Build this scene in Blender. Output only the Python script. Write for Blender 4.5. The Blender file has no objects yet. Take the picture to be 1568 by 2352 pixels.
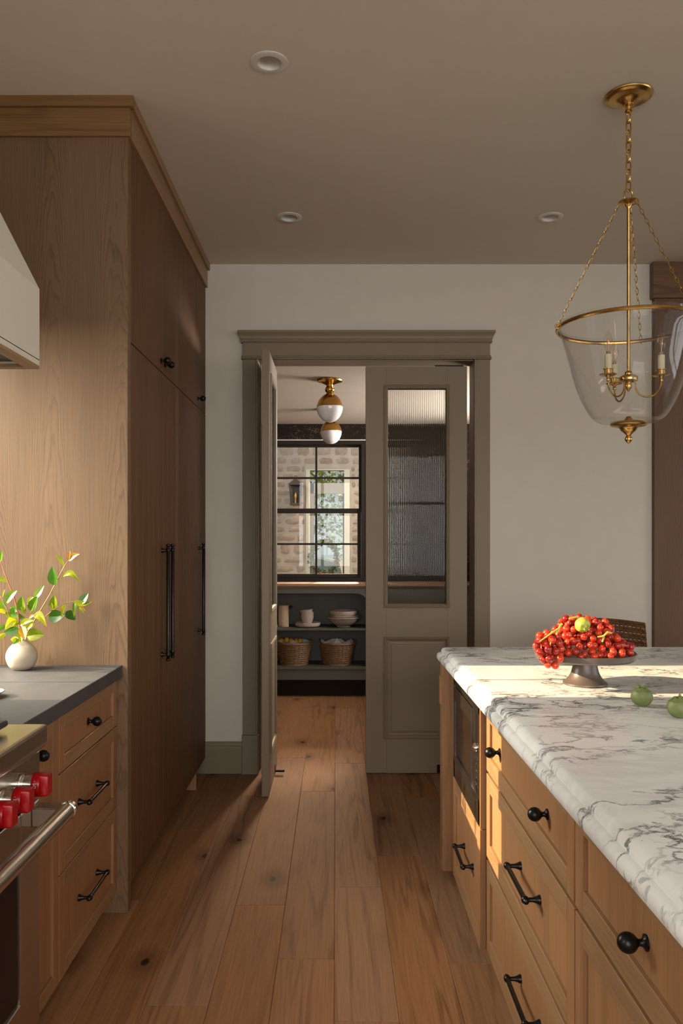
import bpy, bmesh, math, random
from mathutils import Vector, Matrix
random.seed(7)
R = math.radians
S = bpy.context.scene
COL = S.collection

# ------------------------------------------------------------------ camera
F, VX, VY, CZ = 1860.0, 770.0, 1238.0, 1.405
cd = bpy.data.cameras.new('camera'); cam = bpy.data.objects.new('camera', cd); COL.objects.link(cam)
cam.location = (0, 0, CZ); cam.rotation_euler = (R(90), 0, 0)
cd.sensor_fit = 'AUTO'; cd.sensor_width = 36; cd.lens = F / 2352 * 36
cd.shift_x = (784 - VX) / 2352; cd.shift_y = (VY - 1176) / 2352
cd.clip_start = 0.05; cd.clip_end = 200
S.camera = cam

# ------------------------------------------------------------------ world, sun, daylight in the windows, exposure
w = bpy.data.worlds.new('world'); S.world = w; w.use_nodes = True
bg = w.node_tree.nodes['Background']
bg.inputs[0].default_value = (0.92, 0.97, 1.0, 1); bg.inputs[1].default_value = 0.52
sd = bpy.data.lights.new('sun', 'SUN'); sun = bpy.data.objects.new('sun', sd); COL.objects.link(sun)
sd.energy = 18.0; sd.color = (1.0, 0.72, 0.44); sd.angle = R(0.6)
sun.rotation_euler = Vector((math.cos(R(22.5)), 0.0, -math.sin(R(22.5)))).to_track_quat('-Z', 'Y').to_euler()
def area(name, loc, d, sx, sy, rad, col):
    l = bpy.data.lights.new(name, 'AREA'); o = bpy.data.objects.new(name, l); COL.objects.link(o)
    l.shape = 'RECTANGLE'; l.size = sx; l.size_y = sy; l.energy = rad * math.pi * sx * sy; l.color = col
    o.location = loc; o.rotation_euler = Vector(d).to_track_quat('-Z', 'Y').to_euler()
    return o
area('daylight_behind', (0.9, -5.2, 3.0), (0, 1, -0.12), 8.0, 4.6, 8.0, (1.0, 0.975, 0.93))
area('daylight_right', (8.0, 0.6, 2.9), (-1, 0, -0.12), 8.0, 4.4, 2.8, (1.0, 0.98, 0.94))
area('daylight_left', (-4.6, 1.5, 3.9), (1, -0.12, -0.5), 6.5, 3.6, 52.0, (1.0, 0.94, 0.85))
area('added_porch_lamp', (0.45, 11.6, 3.35), (-0.03, -0.92, -0.36), 0.7, 0.7, 320, (1.0, 0.62, 0.38))  # unseen lamp added outside the pantry to throw light across the floor
area('daylight_pantry_window', (2.15, 6.2, 2.16), (-1, 0, 0), 1.3, 0.6, 75.0, (1.0, 0.93, 0.88))
vs = S.view_settings
vs.view_transform = 'Standard'; vs.look = 'None'; vs.gamma = 1; vs.exposure = 0.0; vs.use_curve_mapping = False
S.cycles.use_denoising = True
S.cycles.max_bounces = 10; S.cycles.diffuse_bounces = 5; S.cycles.glossy_bounces = 4
S.cycles.transmission_bounces = 8; S.cycles.transparent_max_bounces = 16
S.cycles.caustics_reflective = False; S.cycles.caustics_refractive = False
S.cycles.sample_clamp_indirect = 6

# ------------------------------------------------------------------ materials
MATS = {}
def nt(name):
    m = bpy.data.materials.new(name); m.use_nodes = True
    MATS[name] = m
    t = m.node_tree
    return m, t, t.nodes['Principled BSDF']
def N(t, typ, **kw):
    n = t.nodes.new(typ)
    for k, v in kw.items():
        if k in n.bl_rna.properties: setattr(n, k, v)
        else: n.inputs[k].default_value = v
    return n
def L(t, a, b): t.links.new(a, b)
def math_(t, op, a, b=None, clamp=False):
    n = t.nodes.new('ShaderNodeMath'); n.operation = op; n.use_clamp = clamp
    for i, v in enumerate((a, b)):
        if v is None: continue
        if isinstance(v, (int, float)): n.inputs[i].default_value = v
        else: L(t, v, n.inputs[i])
    return n.outputs[0]
def rng(t, v, a, b, c=0.0, d=1.0, smooth=False):
    n = t.nodes.new('ShaderNodeMapRange'); n.clamp = True
    if smooth: n.interpolation_type = 'SMOOTHSTEP'
    L(t, v, n.inputs[0])
    for i, x in enumerate((a, b, c, d)): n.inputs[i + 1].default_value = x
    return n.outputs[0]
def mixc(t, f, a, b, mode='MIX'):
    n = t.nodes.new('ShaderNodeMix'); n.data_type = 'RGBA'; n.blend_type = mode
    if isinstance(f, (int, float)): n.inputs[0].default_value = f
    else: L(t, f, n.inputs[0])
    for i, v in ((6, a), (7, b)):
        if isinstance(v, tuple): n.inputs[i].default_value = (*v[:3], 1)
        else: L(t, v, n.inputs[i])
    return n.outputs[2]
def coords(t, scale=(1, 1, 1), rand=0.0):
    tc = t.nodes.new('ShaderNodeTexCoord'); v = tc.outputs['Object']
    if rand:
        oi = t.nodes.new('ShaderNodeObjectInfo')
        m = t.nodes.new('ShaderNodeVectorMath'); m.operation = 'MULTIPLY_ADD'
        cx = t.nodes.new('ShaderNodeCombineXYZ')
        for i in range(3): L(t, math_(t, 'MULTIPLY', oi.outputs['Random'], rand * (1 + 0.37 * i)), cx.inputs[i])
        a = t.nodes.new('ShaderNodeVectorMath'); a.operation = 'ADD'
        L(t, v, a.inputs[0]); L(t, cx.outputs[0], a.inputs[1]); v = a.outputs[0]
        t.nodes.remove(m)
    mp = t.nodes.new('ShaderNodeMapping'); L(t, v, mp.inputs[0]); mp.inputs['Scale'].default_value = scale
    return mp.outputs[0]
def noise(t, vec, scale, detail=2, rough=0.5, dist=0.0):
    n = t.nodes.new('ShaderNodeTexNoise'); L(t, vec, n.inputs['Vector'])
    n.inputs['Scale'].default_value = scale; n.inputs['Detail'].default_value = detail
    n.inputs['Roughness'].default_value = rough; n.inputs['Distortion'].default_value = dist
    return n
def plain(name, col, rough=0.5, metal=0.0, var=0.0, vscale=8, bump=0.0, bscale=200, spec=0.5, **kw):
    m, t, b = nt(name)
    b.inputs['Roughness'].default_value = rough; b.inputs['Metallic'].default_value = metal
    b.inputs['Specular IOR Level'].default_value = spec
    for k, v in kw.items(): b.inputs[k.replace('_', ' ')].default_value = v
    v = coords(t)
    n = noise(t, v, vscale, 4)
    f = rng(t, n.outputs[0], 0.25, 0.75)
    lo = tuple(c * (1 - var) for c in col); hi = tuple(min(1, c * (1 + var)) for c in col)
    L(t, mixc(t, f, lo, hi), b.inputs['Base Color'])
    if bump:
        n2 = noise(t, v, bscale, 3)
        bp = t.nodes.new('ShaderNodeBump'); bp.inputs['Strength'].default_value = bump; bp.inputs['Distance'].default_value = 0.002
        L(t, n2.outputs[0], bp.inputs['Height']); L(t, bp.outputs[0], b.inputs['Normal'])
    return m
def wood(name, c_lo, c_hi, axis, freq=5.0, rings=40, cont=0.55, rand=9.0, rough=0.42, along=0.085, knots=False, tone=0.0, spec=0.4):
    m, t, b = nt(name)
    sc = [1, 1, 1]; sc[axis] = along
    v = coords(t, tuple(sc), rand)
    n1 = noise(t, v, freq, 2, 0.45, 0.35)
    c = math_(t, 'SINE', math_(t, 'MULTIPLY', n1.outputs[0], rings))
    c = rng(t, c, 0.35, 1.0, 0.0, 1.0)
    msk = rng(t, noise(t, v, freq * 0.45, 1).outputs[0], 0.38, 0.62, 0.25, 1.0)
    c = math_(t, 'MULTIPLY', math_(t, 'MULTIPLY', c, msk), cont)
    sc2 = [1, 1, 1]; sc2[axis] = 0.022
    v2 = coords(t, tuple(sc2), rand)
    n2 = noise(t, v2, 170, 3, 0.6)
    f2 = math_(t, 'MULTIPLY', rng(t, n2.outputs[0], 0.35, 0.75), 0.45)
    n3 = noise(t, v, 1.8, 2)
    f = math_(t, 'ADD', c, f2)
    f = math_(t, 'ADD', f, rng(t, n3.outputs[0], 0.3, 0.7, -0.12, 0.12), clamp=True)
    col = mixc(t, f, c_hi, c_lo)
    if knots:
        sk = [1, 1, 1]; sk[axis] = 0.6
        vk = coords(t, tuple(sk), rand)
        vo = t.nodes.new('ShaderNodeTexVoronoi'); vo.voronoi_dimensions = '2D'; L(t, vk, vo.inputs[0]); vo.inputs['Scale'].default_value = 2.0
        nn = noise(t, vk, 30, 3)
        d = math_(t, 'ADD', vo.outputs['Distance'], math_(t, 'MULTIPLY', nn.outputs[0], 0.05))
        k = rng(t, d, 0.042, 0.062, 1.0, 0.0, True)
        k2 = rng(t, d, 0.05, 0.20, 0.5, 0.0, True)
        col = mixc(t, k2, col, tuple(x * 0.6 for x in c_lo))
        col = mixc(t, k, col, (0.018, 0.012, 0.008))
    if tone:
        oi = t.nodes.new('ShaderNodeObjectInfo')
        hv = t.nodes.new('ShaderNodeHueSaturation'); L(t, col, hv.inputs['Color'])
        L(t, rng(t, oi.outputs['Random'], 0, 1, 1 - tone, 1 + tone), hv.inputs['Value'])
        r2 = math_(t, 'FRACT', math_(t, 'MULTIPLY', oi.outputs['Random'], 17.3))
        L(t, rng(t, r2, 0, 1, 0.95, 1.12), hv.inputs['Saturation'])
        col = hv.outputs[0]
    L(t, col, b.inputs['Base Color'])
    b.inputs['Roughness'].default_value = rough; b.inputs['Specular IOR Level'].default_value = spec
    bp = t.nodes.new('ShaderNodeBump'); bp.inputs['Strength'].default_value = 0.12; bp.inputs['Distance'].default_value = 0.001
    L(t, n2.outputs[0], bp.inputs['Height']); L(t, bp.outputs[0], b.inputs['Normal'])
    return m
def thin_glass(name, tint=(1, 1, 1), rough=0.01, f0=0.06, f1=0.7):
    m, t, b = nt(name); t.nodes.remove(b)
    out = t.nodes['Material Output']
    tr = N(t, 'ShaderNodeBsdfTransparent'); tr.inputs[0].default_value = (*tint, 1)
    gl = N(t, 'ShaderNodeBsdfGlossy'); gl.inputs['Roughness'].default_value = rough
    lw = N(t, 'ShaderNodeLayerWeight'); lw.inputs['Blend'].default_value = 0.5
    p = math_(t, 'POWER', lw.outputs['Facing'], 4.0)
    mx = t.nodes.new('ShaderNodeMixShader')
    L(t, rng(t, p, 0, 1, f0, f1), mx.inputs[0]); L(t, tr.outputs[0], mx.inputs[1]); L(t, gl.outputs[0], mx.inputs[2])
    L(t, mx.outputs[0], out.inputs['Surface'])
    return m

OAK_LO, OAK_HI = (0.13, 0.075, 0.043), (0.345, 0.222, 0.137)
def wood_cath(name, c_lo, c_hi, x0, half, zr=6.5, k=1000.0, amt=0.6, rough=0.5):
    """plain-sawn oak: stacked parabolic ring lines (flame grain) in columns, straight grain between"""
    m, t, b = nt(name)
    v = coords(t)
    sp = t.nodes.new('ShaderNodeSeparateXYZ'); L(t, v, sp.inputs[0])
    x, z = sp.outputs[0], sp.outputs[2]
    wv = coords(t, (1, 1, 0.25))
    wob = noise(t, wv, 4.0, 2)
    wob2 = noise(t, coords(t, (1, 1, 0.16)), 22.0, 3, 0.55)
    xw = math_(t, 'ADD', x, math_(t, 'MULTIPLY', math_(t, 'SUBTRACT', wob.outputs[0], 0.5), 0.09))
    u = math_(t, 'PINGPONG', math_(t, 'SUBTRACT', xw, x0), half)
    r = math_(t, 'ADD', math_(t, 'MULTIPLY', z, zr), math_(t, 'MULTIPLY', math_(t, 'MULTIPLY', u, u), k))
    r = math_(t, 'ADD', r, math_(t, 'MULTIPLY', wob2.outputs[0], 3.2))
    r = math_(t, 'ADD', r, math_(t, 'MULTIPLY', wob.outputs[0], 9.0))
    fr = math_(t, 'FRACT', r)
    ln = math_(t, 'MULTIPLY', rng(t, fr, 0.5, 0.93, 0.0, 1.0, True), rng(t, fr, 0.93, 1.0, 1.0, 0.0))
    msk = rng(t, noise(t, wv, 7.0, 3).outputs[0], 0.36, 0.66, 0.25, 1.0)
    ln = math_(t, 'MULTIPLY', math_(t, 'MULTIPLY', ln, msk), amt)
    fib = noise(t, coords(t, (1, 1, 0.018)), 230, 3, 0.6)
    f = math_(t, 'ADD', ln, math_(t, 'MULTIPLY', rng(t, fib.outputs[0], 0.35, 0.75), 0.32))
    f = math_(t, 'ADD', f, rng(t, noise(t, coords(t, (1, 1, 0.12)), 5.0, 2).outputs[0], 0.3, 0.7, -0.13, 0.13), clamp=True)
    L(t, mixc(t, f, c_hi, c_lo), b.inputs['Base Color'])
    b.inputs['Roughness'].default_value = rough; b.inputs['Specular IOR Level'].default_value = 0.35
    bp = t.nodes.new('ShaderNodeBump'); bp.inputs['Strength'].default_value = 0.1; bp.inputs['Distance'].default_value = 0.001
    L(t, fib.outputs[0], bp.inputs['Height']); L(t, bp.outputs[0], b.inputs['Normal'])
    return m
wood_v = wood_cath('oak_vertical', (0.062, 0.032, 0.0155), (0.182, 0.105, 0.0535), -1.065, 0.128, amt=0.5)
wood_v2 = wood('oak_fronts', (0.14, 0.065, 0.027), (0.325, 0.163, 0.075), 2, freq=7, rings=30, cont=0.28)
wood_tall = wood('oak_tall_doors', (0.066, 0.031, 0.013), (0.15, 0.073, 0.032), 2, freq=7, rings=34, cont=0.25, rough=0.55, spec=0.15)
wood_y = wood('oak_rails', (0.125, 0.063, 0.029), (0.30, 0.17, 0.083), 1, freq=7, rings=30, cont=0.4)
wood_x = wood('oak_crown', (0.09, 0.042, 0.014), (0.205, 0.105, 0.038), 0, freq=9, rings=34, cont=0.55)
wood_post = wood_cath('dark_oak', (0.042, 0.020, 0.010), (0.145, 0.074, 0.038), 2.05, 0.2, zr=7, k=900, amt=0.7)
wood_head = wood('dark_oak_header', (0.045, 0.022, 0.011), (0.15, 0.078, 0.041), 0, freq=9, rings=34, cont=0.55)
wood_floor = wood('oak_floor', (0.12, 0.058, 0.029), (0.325, 0.172, 0.092), 1, freq=9, rings=44, cont=0.42, along=0.06, rand=37.0, rough=0.58, knots=True, tone=0.11, spec=0.10)
wood_top = wood('walnut_top', (0.09, 0.045, 0.02), (0.24, 0.13, 0.07), 0, freq=7, rings=30, cont=0.4)
wall_paint = plain('wall_paint', (0.565, 0.513, 0.436), 0.85, var=0.02, bump=0.05, bscale=500, spec=0.2)
ceil_paint = plain('ceiling_paint', (0.62, 0.54, 0.44), 0.9, var=0.015, bump=0.04, bscale=400, spec=0.2)
trim_paint = plain('taupe_paint', (0.178, 0.133, 0.079), 0.55, var=0.02, bump=0.03, bscale=300)
green_paint = plain('olive_paint', (0.062, 0.058, 0.042), 0.5, var=0.03)
white_trim = plain('white_enamel', (0.60, 0.56, 0.50), 0.4)
plaster = plain('hood_plaster', (0.58, 0.535, 0.44), 0.9, var=0.05, vscale=3, bump=0.15, bscale=60)
stone_top = plain('dark_soapstone', (0.050, 0.048, 0.047), 0.55, var=0.18, vscale=14, bump=0.1, bscale=120)
black_iron = plain('black_iron', (0.012, 0.010, 0.009), 0.33, 0.6)
dark = plain('dark_void', (0.02, 0.013, 0.009), 0.8, spec=0.2)
cast_iron = plain('cast_iron', (0.03, 0.03, 0.03), 0.45, 0.3)
steel = plain('brushed_steel', (0.50, 0.46, 0.40), 0.26, 1.0, var=0.06, vscale=30)
steel_pol = plain('polished_steel', (0.62, 0.58, 0.53), 0.2, 1.0)
dark_steel = plain('dark_steel', (0.20, 0.165, 0.135), 0.3, 1.0, var=0.06, vscale=30)
chrome = plain('chrome', (0.85, 0.83, 0.8), 0.06, 1.0)
black_glass = plain('black_glass', (0.010, 0.007, 0.006), 0.10, spec=0.12)
brass = plain('aged_brass', (0.56, 0.34, 0.11), 0.27, 1.0, var=0.25, vscale=22)
brass_d = plain('lamp_brass', (0.50, 0.27, 0.07), 0.24, 1.0, var=0.15, vscale=10)
red_knob = plain('red_enamel', (0.30, 0.001, 0.004), 0.3, spec=0.35)
white_ink = plain('white_ink', (0.75, 0.72, 0.7), 0.5)
opal = plain('opal_glass', (0.70, 0.67, 0.66), 0.12, spec=0.6)
sleeve = plain('candle_sleeve', (0.55, 0.47, 0.30), 0.5)
filament = plain('filament', (0.65, 0.32, 0.12), 0.3, 0.6)
bowl_glass = thin_glass('bowl_glass', (0.975, 0.972, 0.965), 0.015, 0.035, 0.5)
bulb_glass = thin_glass('bulb_glass', (0.95, 0.93, 0.9), 0.02, 0.06, 0.6)
pane_glass = thin_glass('window_glass', (0.93, 0.95, 0.94), 0.01, 0.018, 0.8)
win_black = plain('dark_bronze_paint', (0.012, 0.007, 0.005), 0.5, spec=0.25)
ceramic = plain('cream_ceramic', (0.43, 0.355, 0.26), 0.62, var=0.05, vscale=30)
stoneware = plain('pale_stoneware', (0.42, 0.345, 0.295), 0.5, var=0.06, vscale=40)
brown_stand = plain('bronze_stoneware', (0.085, 0.062, 0.052), 0.36, var=0.12, vscale=30, spec=0.6)
linen = plain('white_linen', (0.78, 0.75, 0.75), 0.9, bump=0.2, bscale=300)
wicker = plain('wicker', (0.19, 0.10, 0.036), 0.55, var=0.4, vscale=60)
wicker_d = plain('dark_rattan', (0.10, 0.042, 0.014), 0.7, spec=0.2, var=0.5, vscale=70)
lemon_m = plain('yellow_fruit', (0.55, 0.30, 0.03), 0.45, var=0.2, vscale=20)
stem_g = plain('grape_stem', (0.50, 0.42, 0.06), 0.6, var=0.2)
twig = plain('brown_twig', (0.30, 0.17, 0.06), 0.6, var=0.3, vscale=40)
twig_red = plain('red_twig', (0.36, 0.10, 0.04), 0.5, var=0.25, vscale=40)
mortar = plain('lime_mortar', (0.31, 0.285, 0.26), 0.95, var=0.12, vscale=6, bump=0.6, bscale=25)
iron_lamp = plain('lantern_iron', (0.025, 0.019, 0.015), 0.5, 0.3)
pale_frame = plain('pale_frame', (0.42, 0.42, 0.36), 0.6)
ground_m = plain('driveway', (0.28, 0.26, 0.23), 0.9, var=0.2, vscale=3)
bark = plain('bark', (0.09, 0.065, 0.045), 0.9, var=0.3)
car_paint = plain('pale_blue_car_paint', (0.32, 0.40, 0.43), 0.25, spec=0.6)
tyre = plain('tyre_rubber', (0.015, 0.015, 0.015), 0.8)
sky_glass = plain('car_glass', (0.12, 0.16, 0.18), 0.06, spec=0.8)
husk_y = plain('yellow_husk', (0.33, 0.33, 0.05), 0.5, var=0.25, vscale=35, bump=0.3, bscale=70)
husk_g = plain('green_husk', (0.135, 0.165, 0.05), 0.5, var=0.3, vscale=35, bump=0.3, bscale=70)

def stone_mat():
    m, t, b = nt('field_stone')
    v = coords(t, (1, 1, 1), 5.0)
    oi = t.nodes.new('ShaderNodeObjectInfo')
    b.inputs['Specular IOR Level'].default_value = 0.05
    a = mixc(t, oi.outputs['Random'], (0.26, 0.222, 0.19), (0.20, 0.152, 0.12))
    n = noise(t, v, 14, 5, 0.65)
    c = mixc(t, rng(t, n.outputs[0], 0.35, 0.7), a, (0.30, 0.27, 0.24))
    L(t, c, b.inputs['Base Color']); b.inputs['Roughness'].default_value = 0.95
    bp = t.nodes.new('ShaderNodeBump'); bp.inputs['Strength'].default_value = 0.6; bp.inputs['Distance'].default_value = 0.01
    L(t, noise(t, v, 40, 4).outputs[0], bp.inputs['Height']); L(t, bp.outputs[0], b.inputs['Normal'])
    return m
stone_m = stone_mat()
def grape_mat():
    m, t, b = nt('red_grape')
    oi = t.nodes.new('ShaderNodeObjectInfo')
    v = coords(t, (1, 1, 1), 5)
    c = mixc(t, oi.outputs['Random'], (0.58, 0.04, 0.012), (0.17, 0.004, 0.010))
    c = mixc(t, rng(t, noise(t, v, 60, 3).outputs[0], 0.5, 0.75, 0, 0.5), c, (0.75, 0.16, 0.035))
    L(t, c, b.inputs['Base Color'])
    b.inputs['Roughness'].default_value = 0.25; b.inputs['Subsurface Weight'].default_value = 0.35
    b.inputs['Subsurface Radius'].default_value = (0.012, 0.003, 0.001); b.inputs['Subsurface Scale'].default_value = 1.0
    b.inputs['Specular IOR Level'].default_value = 0.45
    return m
grape_m = grape_mat()
def leaf_mat(name, a, bcol, trans=0.45):
    m, t, b = nt(name)
    oi = t.nodes.new('ShaderNodeObjectInfo')
    v = coords(t)
    n = noise(t, v, 25, 2)
    f = math_(t, 'ADD', math_(t, 'MULTIPLY', oi.outputs['Random'], 0.85), rng(t, n.outputs[0], 0.3, 0.7, -0.15, 0.3), clamp=True)
    c = mixc(t, f, a, bcol)
    L(t, c, b.inputs['Base Color']); b.inputs['Roughness'].default_value = 0.27
    tr = N(t, 'ShaderNodeBsdfTranslucent'); L(t, c, tr.inputs[0])
    mx = t.nodes.new('ShaderNodeMixShader'); mx.inputs[0].default_value = trans
    L(t, b.outputs[0], mx.inputs[1]); L(t, tr.outputs[0], mx.inputs[2])
    L(t, mx.outputs[0], t.nodes['Material Output'].inputs['Surface'])
    return m
leaf_m = leaf_mat('branch_leaf', (0.075, 0.20, 0.006), (0.42, 0.40, 0.012), 0.4)
leaf_dark = leaf_mat('branch_leaf_dark', (0.025, 0.10, 0.006), (0.09, 0.20, 0.010), 0.3)
leaf_orange = leaf_mat('young_orange_leaf', (0.42, 0.17, 0.02), (0.50, 0.25, 0.03))
tree_leaf = leaf_mat('tree_foliage', (0.10, 0.17, 0.02), (0.30, 0.36, 0.05), 0.3)
wreath_leaf = leaf_mat('wreath_foliage', (0.035, 0.065, 0.008), (0.09, 0.13, 0.02), 0.15)

def marble_mat():
    m, t, b = nt('veined_marble')
    v = coords(t, (1.0, 1.75, 1.0))
    wn = noise(t, v, 2.2, 5, 0.6)
    a = t.nodes.new('ShaderNodeVectorMath'); a.operation = 'MULTIPLY_ADD'
    L(t, wn.outputs['Color'], a.inputs[0]); a.inputs[1].default_value = (0.34, 0.34, 0.34); L(t, v, a.inputs[2])
    vw = a.outputs[0]
    def ridge(scale, det, width, rough=0.6):
        n = noise(t, vw, scale, det, rough)
        d = math_(t, 'ABSOLUTE', math_(t, 'SUBTRACT', n.outputs[0], 0.5))
        return rng(t, d, 0.0, width, 1.0, 0.0)
    m1 = rng(t, noise(t, v, 1.5, 2).outputs[0], 0.42, 0.58)
    m2 = rng(t, noise(t, v, 2.1, 3).outputs[0], 0.47, 0.62)
    r1 = math_(t, 'MULTIPLY', math_(t, 'POWER', ridge(1.9, 8, 0.017), 1.2), math_(t, 'ADD', math_(t, 'MULTIPLY', m1, 0.85), 0.30))
    r2 = math_(t, 'MULTIPLY', ridge(5.2, 7, 0.028), math_(t, 'MULTIPLY', m2, 1.0))
    r3 = math_(t, 'MULTIPLY', ridge(3.2, 4, 0.10), math_(t, 'MULTIPLY', m1, 0.24))
    f = math_(t, 'MAXIMUM', math_(t, 'MAXIMUM', r1, r2), r3)
    base = mixc(t, rng(t, noise(t, vw, 1.4, 3).outputs[0], 0.35, 0.7), (0.83, 0.815, 0.785), (0.755, 0.75, 0.735))
    c = mixc(t, f, base, (0.05, 0.05, 0.055))
    L(t, c, b.inputs['Base Color']); b.inputs['Roughness'].default_value = 0.34
    return m
marble = marble_mat()
def wallpaper_mat():
    m, t, b = nt('dark_leafy_wallpaper')
    v = coords(t, (1, 1, 1.3))
    wn = noise(t, v, 9, 3)
    a = t.nodes.new('ShaderNodeVectorMath'); a.operation = 'MULTIPLY_ADD'
    L(t, wn.outputs['Color'], a.inputs[0]); a.inputs[1].default_value = (0.12,) * 3; L(t, v, a.inputs[2])
    vo = t.nodes.new('ShaderNodeTexVoronoi'); vo.feature = 'DISTANCE_TO_EDGE'; L(t, a.outputs[0], vo.inputs[0]); vo.inputs['Scale'].default_value = 22
    f = rng(t, vo.outputs['Distance'], 0.02, 0.06, 1, 0)
    f2 = rng(t, noise(t, v, 16, 2).outputs[0], 0.48, 0.6)
    c = mixc(t, math_(t, 'MULTIPLY', f, f2), (0.014, 0.010, 0.007), (0.075, 0.048, 0.026))
    L(t, c, b.inputs['Base Color']); b.inputs['Roughness'].default_value = 0.9; b.inputs['Specular IOR Level'].default_value = 0.1
    return m
wallpaper = wallpaper_mat()
def flute_glass():
    m, t, b = nt('fluted_glass'); t.nodes.remove(b)
    g = N(t, 'ShaderNodeBsdfRefraction'); g.inputs['IOR'].default_value = 1.45; g.inputs['Roughness'].default_value = 0.0
    g.inputs['Color'].default_value = (0.86, 0.865, 0.86, 1)
    gl = N(t, 'ShaderNodeBsdfGlossy'); gl.inputs['Roughness'].default_value = 0.02
    lw = N(t, 'ShaderNodeLayerWeight'); lw.inputs['Blend'].default_value = 0.5
    mx = t.nodes.new('ShaderNodeMixShader')
    L(t, rng(t, math_(t, 'POWER', lw.outputs['Facing'], 4.0), 0, 1, 0.015, 0.5), mx.inputs[0])
    L(t, g.outputs[0], mx.inputs[1]); L(t, gl.outputs[0], mx.inputs[2])
    L(t, mx.outputs[0], t.nodes['Material Output'].inputs['Surface'])
    return m
fluted = flute_glass()

# ------------------------------------------------------------------ geometry helpers
ORG = {}
def P(px, py, Y):
    s = F / Y
    return Vector(((px - VX) / s, Y, CZ + (VY - py) / s))
class MB:
    def __init__(self): self.v = []; self.f = []; self.sm = []
    def add(self, vs, fs, smooth=False):
        o = len(self.v); self.v += [tuple(p) for p in vs]
        for f in fs: self.f.append([i + o for i in f]); self.sm.append(smooth)
        return self
    def box(self, x0, x1, y0, y1, z0, z1, c=0.0):
        if x0 > x1: x0, x1 = x1, x0
        if y0 > y1: y0, y1 = y1, y0
        if z0 > z1: z0, z1 = z1, z0
        if c <= 0:
            vs = [(x, y, z) for x in (x0, x1) for y in (y0, y1) for z in (z0, z1)]
            return self.add(vs, [(0, 1, 3, 2), (4, 6, 7, 5), (0, 4, 5, 1), (2, 3, 7, 6), (0, 2, 6, 4), (1, 5, 7, 3)])
        c = min(c, (x1 - x0) / 2.5, (y1 - y0) / 2.5, (z1 - z0) / 2.5)
        b = bmesh.new()
        bmesh.ops.create_cube(b, size=1)
        for q in b.verts: q.co = Vector(((x0 + x1) / 2 + q.co.x * (x1 - x0), (y0 + y1) / 2 + q.co.y * (y1 - y0), (z0 + z1) / 2 + q.co.z * (z1 - z0)))
        bmesh.ops.bevel(b, geom=b.edges[:], offset=c, segments=1, affect='EDGES')
        b.verts.index_update()
        self.add([q.co for q in b.verts], [[q.index for q in f.verts] for f in b.faces]); b.free()
        return self
    def lathe(self, prof, o=(0, 0, 0), ax=(0, 0, 1), seg=24, smooth=True, caps=True):
        ax = Vector(ax).normalized(); o = Vector(o)
        u = ax.orthogonal().normalized(); w_ = ax.cross(u)
        vs = []; fs = []
        for r, h in prof:
            for k in range(seg):
                a = 2 * math.pi * k / seg
                vs.append(o + ax * h + (u * math.cos(a) + w_ * math.sin(a)) * r)
        n = len(prof)
        for i in range(n - 1):
            for k in range(seg):
                k2 = (k + 1) % seg
                fs.append((i * seg + k, i * seg + k2, (i + 1) * seg + k2, (i + 1) * seg + k))
        if caps:
            fs.append([k for k in range(seg)][::-1]); fs.append([(n - 1) * seg + k for k in range(seg)])
        return self.add(vs, fs, smooth)
    def tube(self, pts, r, seg=8, closed=False, smooth=True):
        pts = [Vector(p) for p in pts]; n = len(pts)
        rr = r if isinstance(r, (list, tuple)) else [r] * n
        tang = []
        for i in range(n):
            if closed: d = pts[(i + 1) % n] - pts[i - 1]
            else: d = pts[min(i + 1, n - 1)] - pts[max(i - 1, 0)]
            tang.append(d.normalized())
        u = tang[0].orthogonal().normalized(); vs = []; fs = []
        for i in range(n):
            u = (u - tang[i] * u.dot(tang[i])).normalized(); w_ = tang[i].cross(u)
            for k in range(seg):
                a = 2 * math.pi * k / seg
                vs.append(pts[i] + (u * math.cos(a) + w_ * math.sin(a)) * rr[i])
        m = n if closed else n - 1
        for i in range(m):
            j = (i + 1) % n
            for k in range(seg):
                k2 = (k + 1) % seg
                fs.append((i * seg + k, i * seg + k2, j * seg + k2, j * seg + k))
        if not closed:
            fs.append(list(range(seg))[::-1]); fs.append([(n - 1) * seg + k for k in range(seg)])
        return self.add(vs, fs, smooth)
    def ball(self, c, r, seg=16, rings=10):
        rx, ry, rz = r if isinstance(r, (tuple, list)) else (r, r, r)
        vs = [(c[0], c[1], c[2] - rz)]; fs = []
        for i in range(1, rings):
            t = -math.pi / 2 + math.pi * i / rings
            for k in range(seg):
                a = 2 * math.pi * k / seg
                vs.append((c[0] + rx * math.cos(t) * math.cos(a), c[1] + ry * math.cos(t) * math.sin(a), c[2] + rz * math.sin(t)))
        vs.append((c[0], c[1], c[2] + rz)); top = len(vs) - 1
        for k in range(seg):
            k2 = (k + 1) % seg
            fs.append((0, 1 + k2, 1 + k)); fs.append((top, 1 + (rings - 2) * seg + k, 1 + (rings - 2) * seg + k2))
            for i in range(rings - 2):
                fs.append((1 + i * seg + k, 1 + i * seg + k2, 1 + (i + 1) * seg + k2, 1 + (i + 1) * seg + k))
        return self.add(vs, fs, True)
    def prism(self, poly, axis, a, b, smooth=False):
        """poly: 2-D points in the two remaining axes (in axis order), extruded along axis from a to b"""
        def mk(p, h):
            q = list(p); q.insert(axis, h); return tuple(q)
        n = len(poly)
        vs = [mk(p, a) for p in poly] + [mk(p, b) for p in poly]
        fs = [(i, (i + 1) % n, n + (i + 1) % n, n + i) for i in range(n)]
        self.add(vs, fs, smooth)
        o = len(self.v) - 2 * n
        self.f.append([o + i for i in range(n)][::-1]); self.sm.append(False)
        self.f.append([o + n + i for i in range(n)]); self.sm.append(False)
        return self
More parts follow.
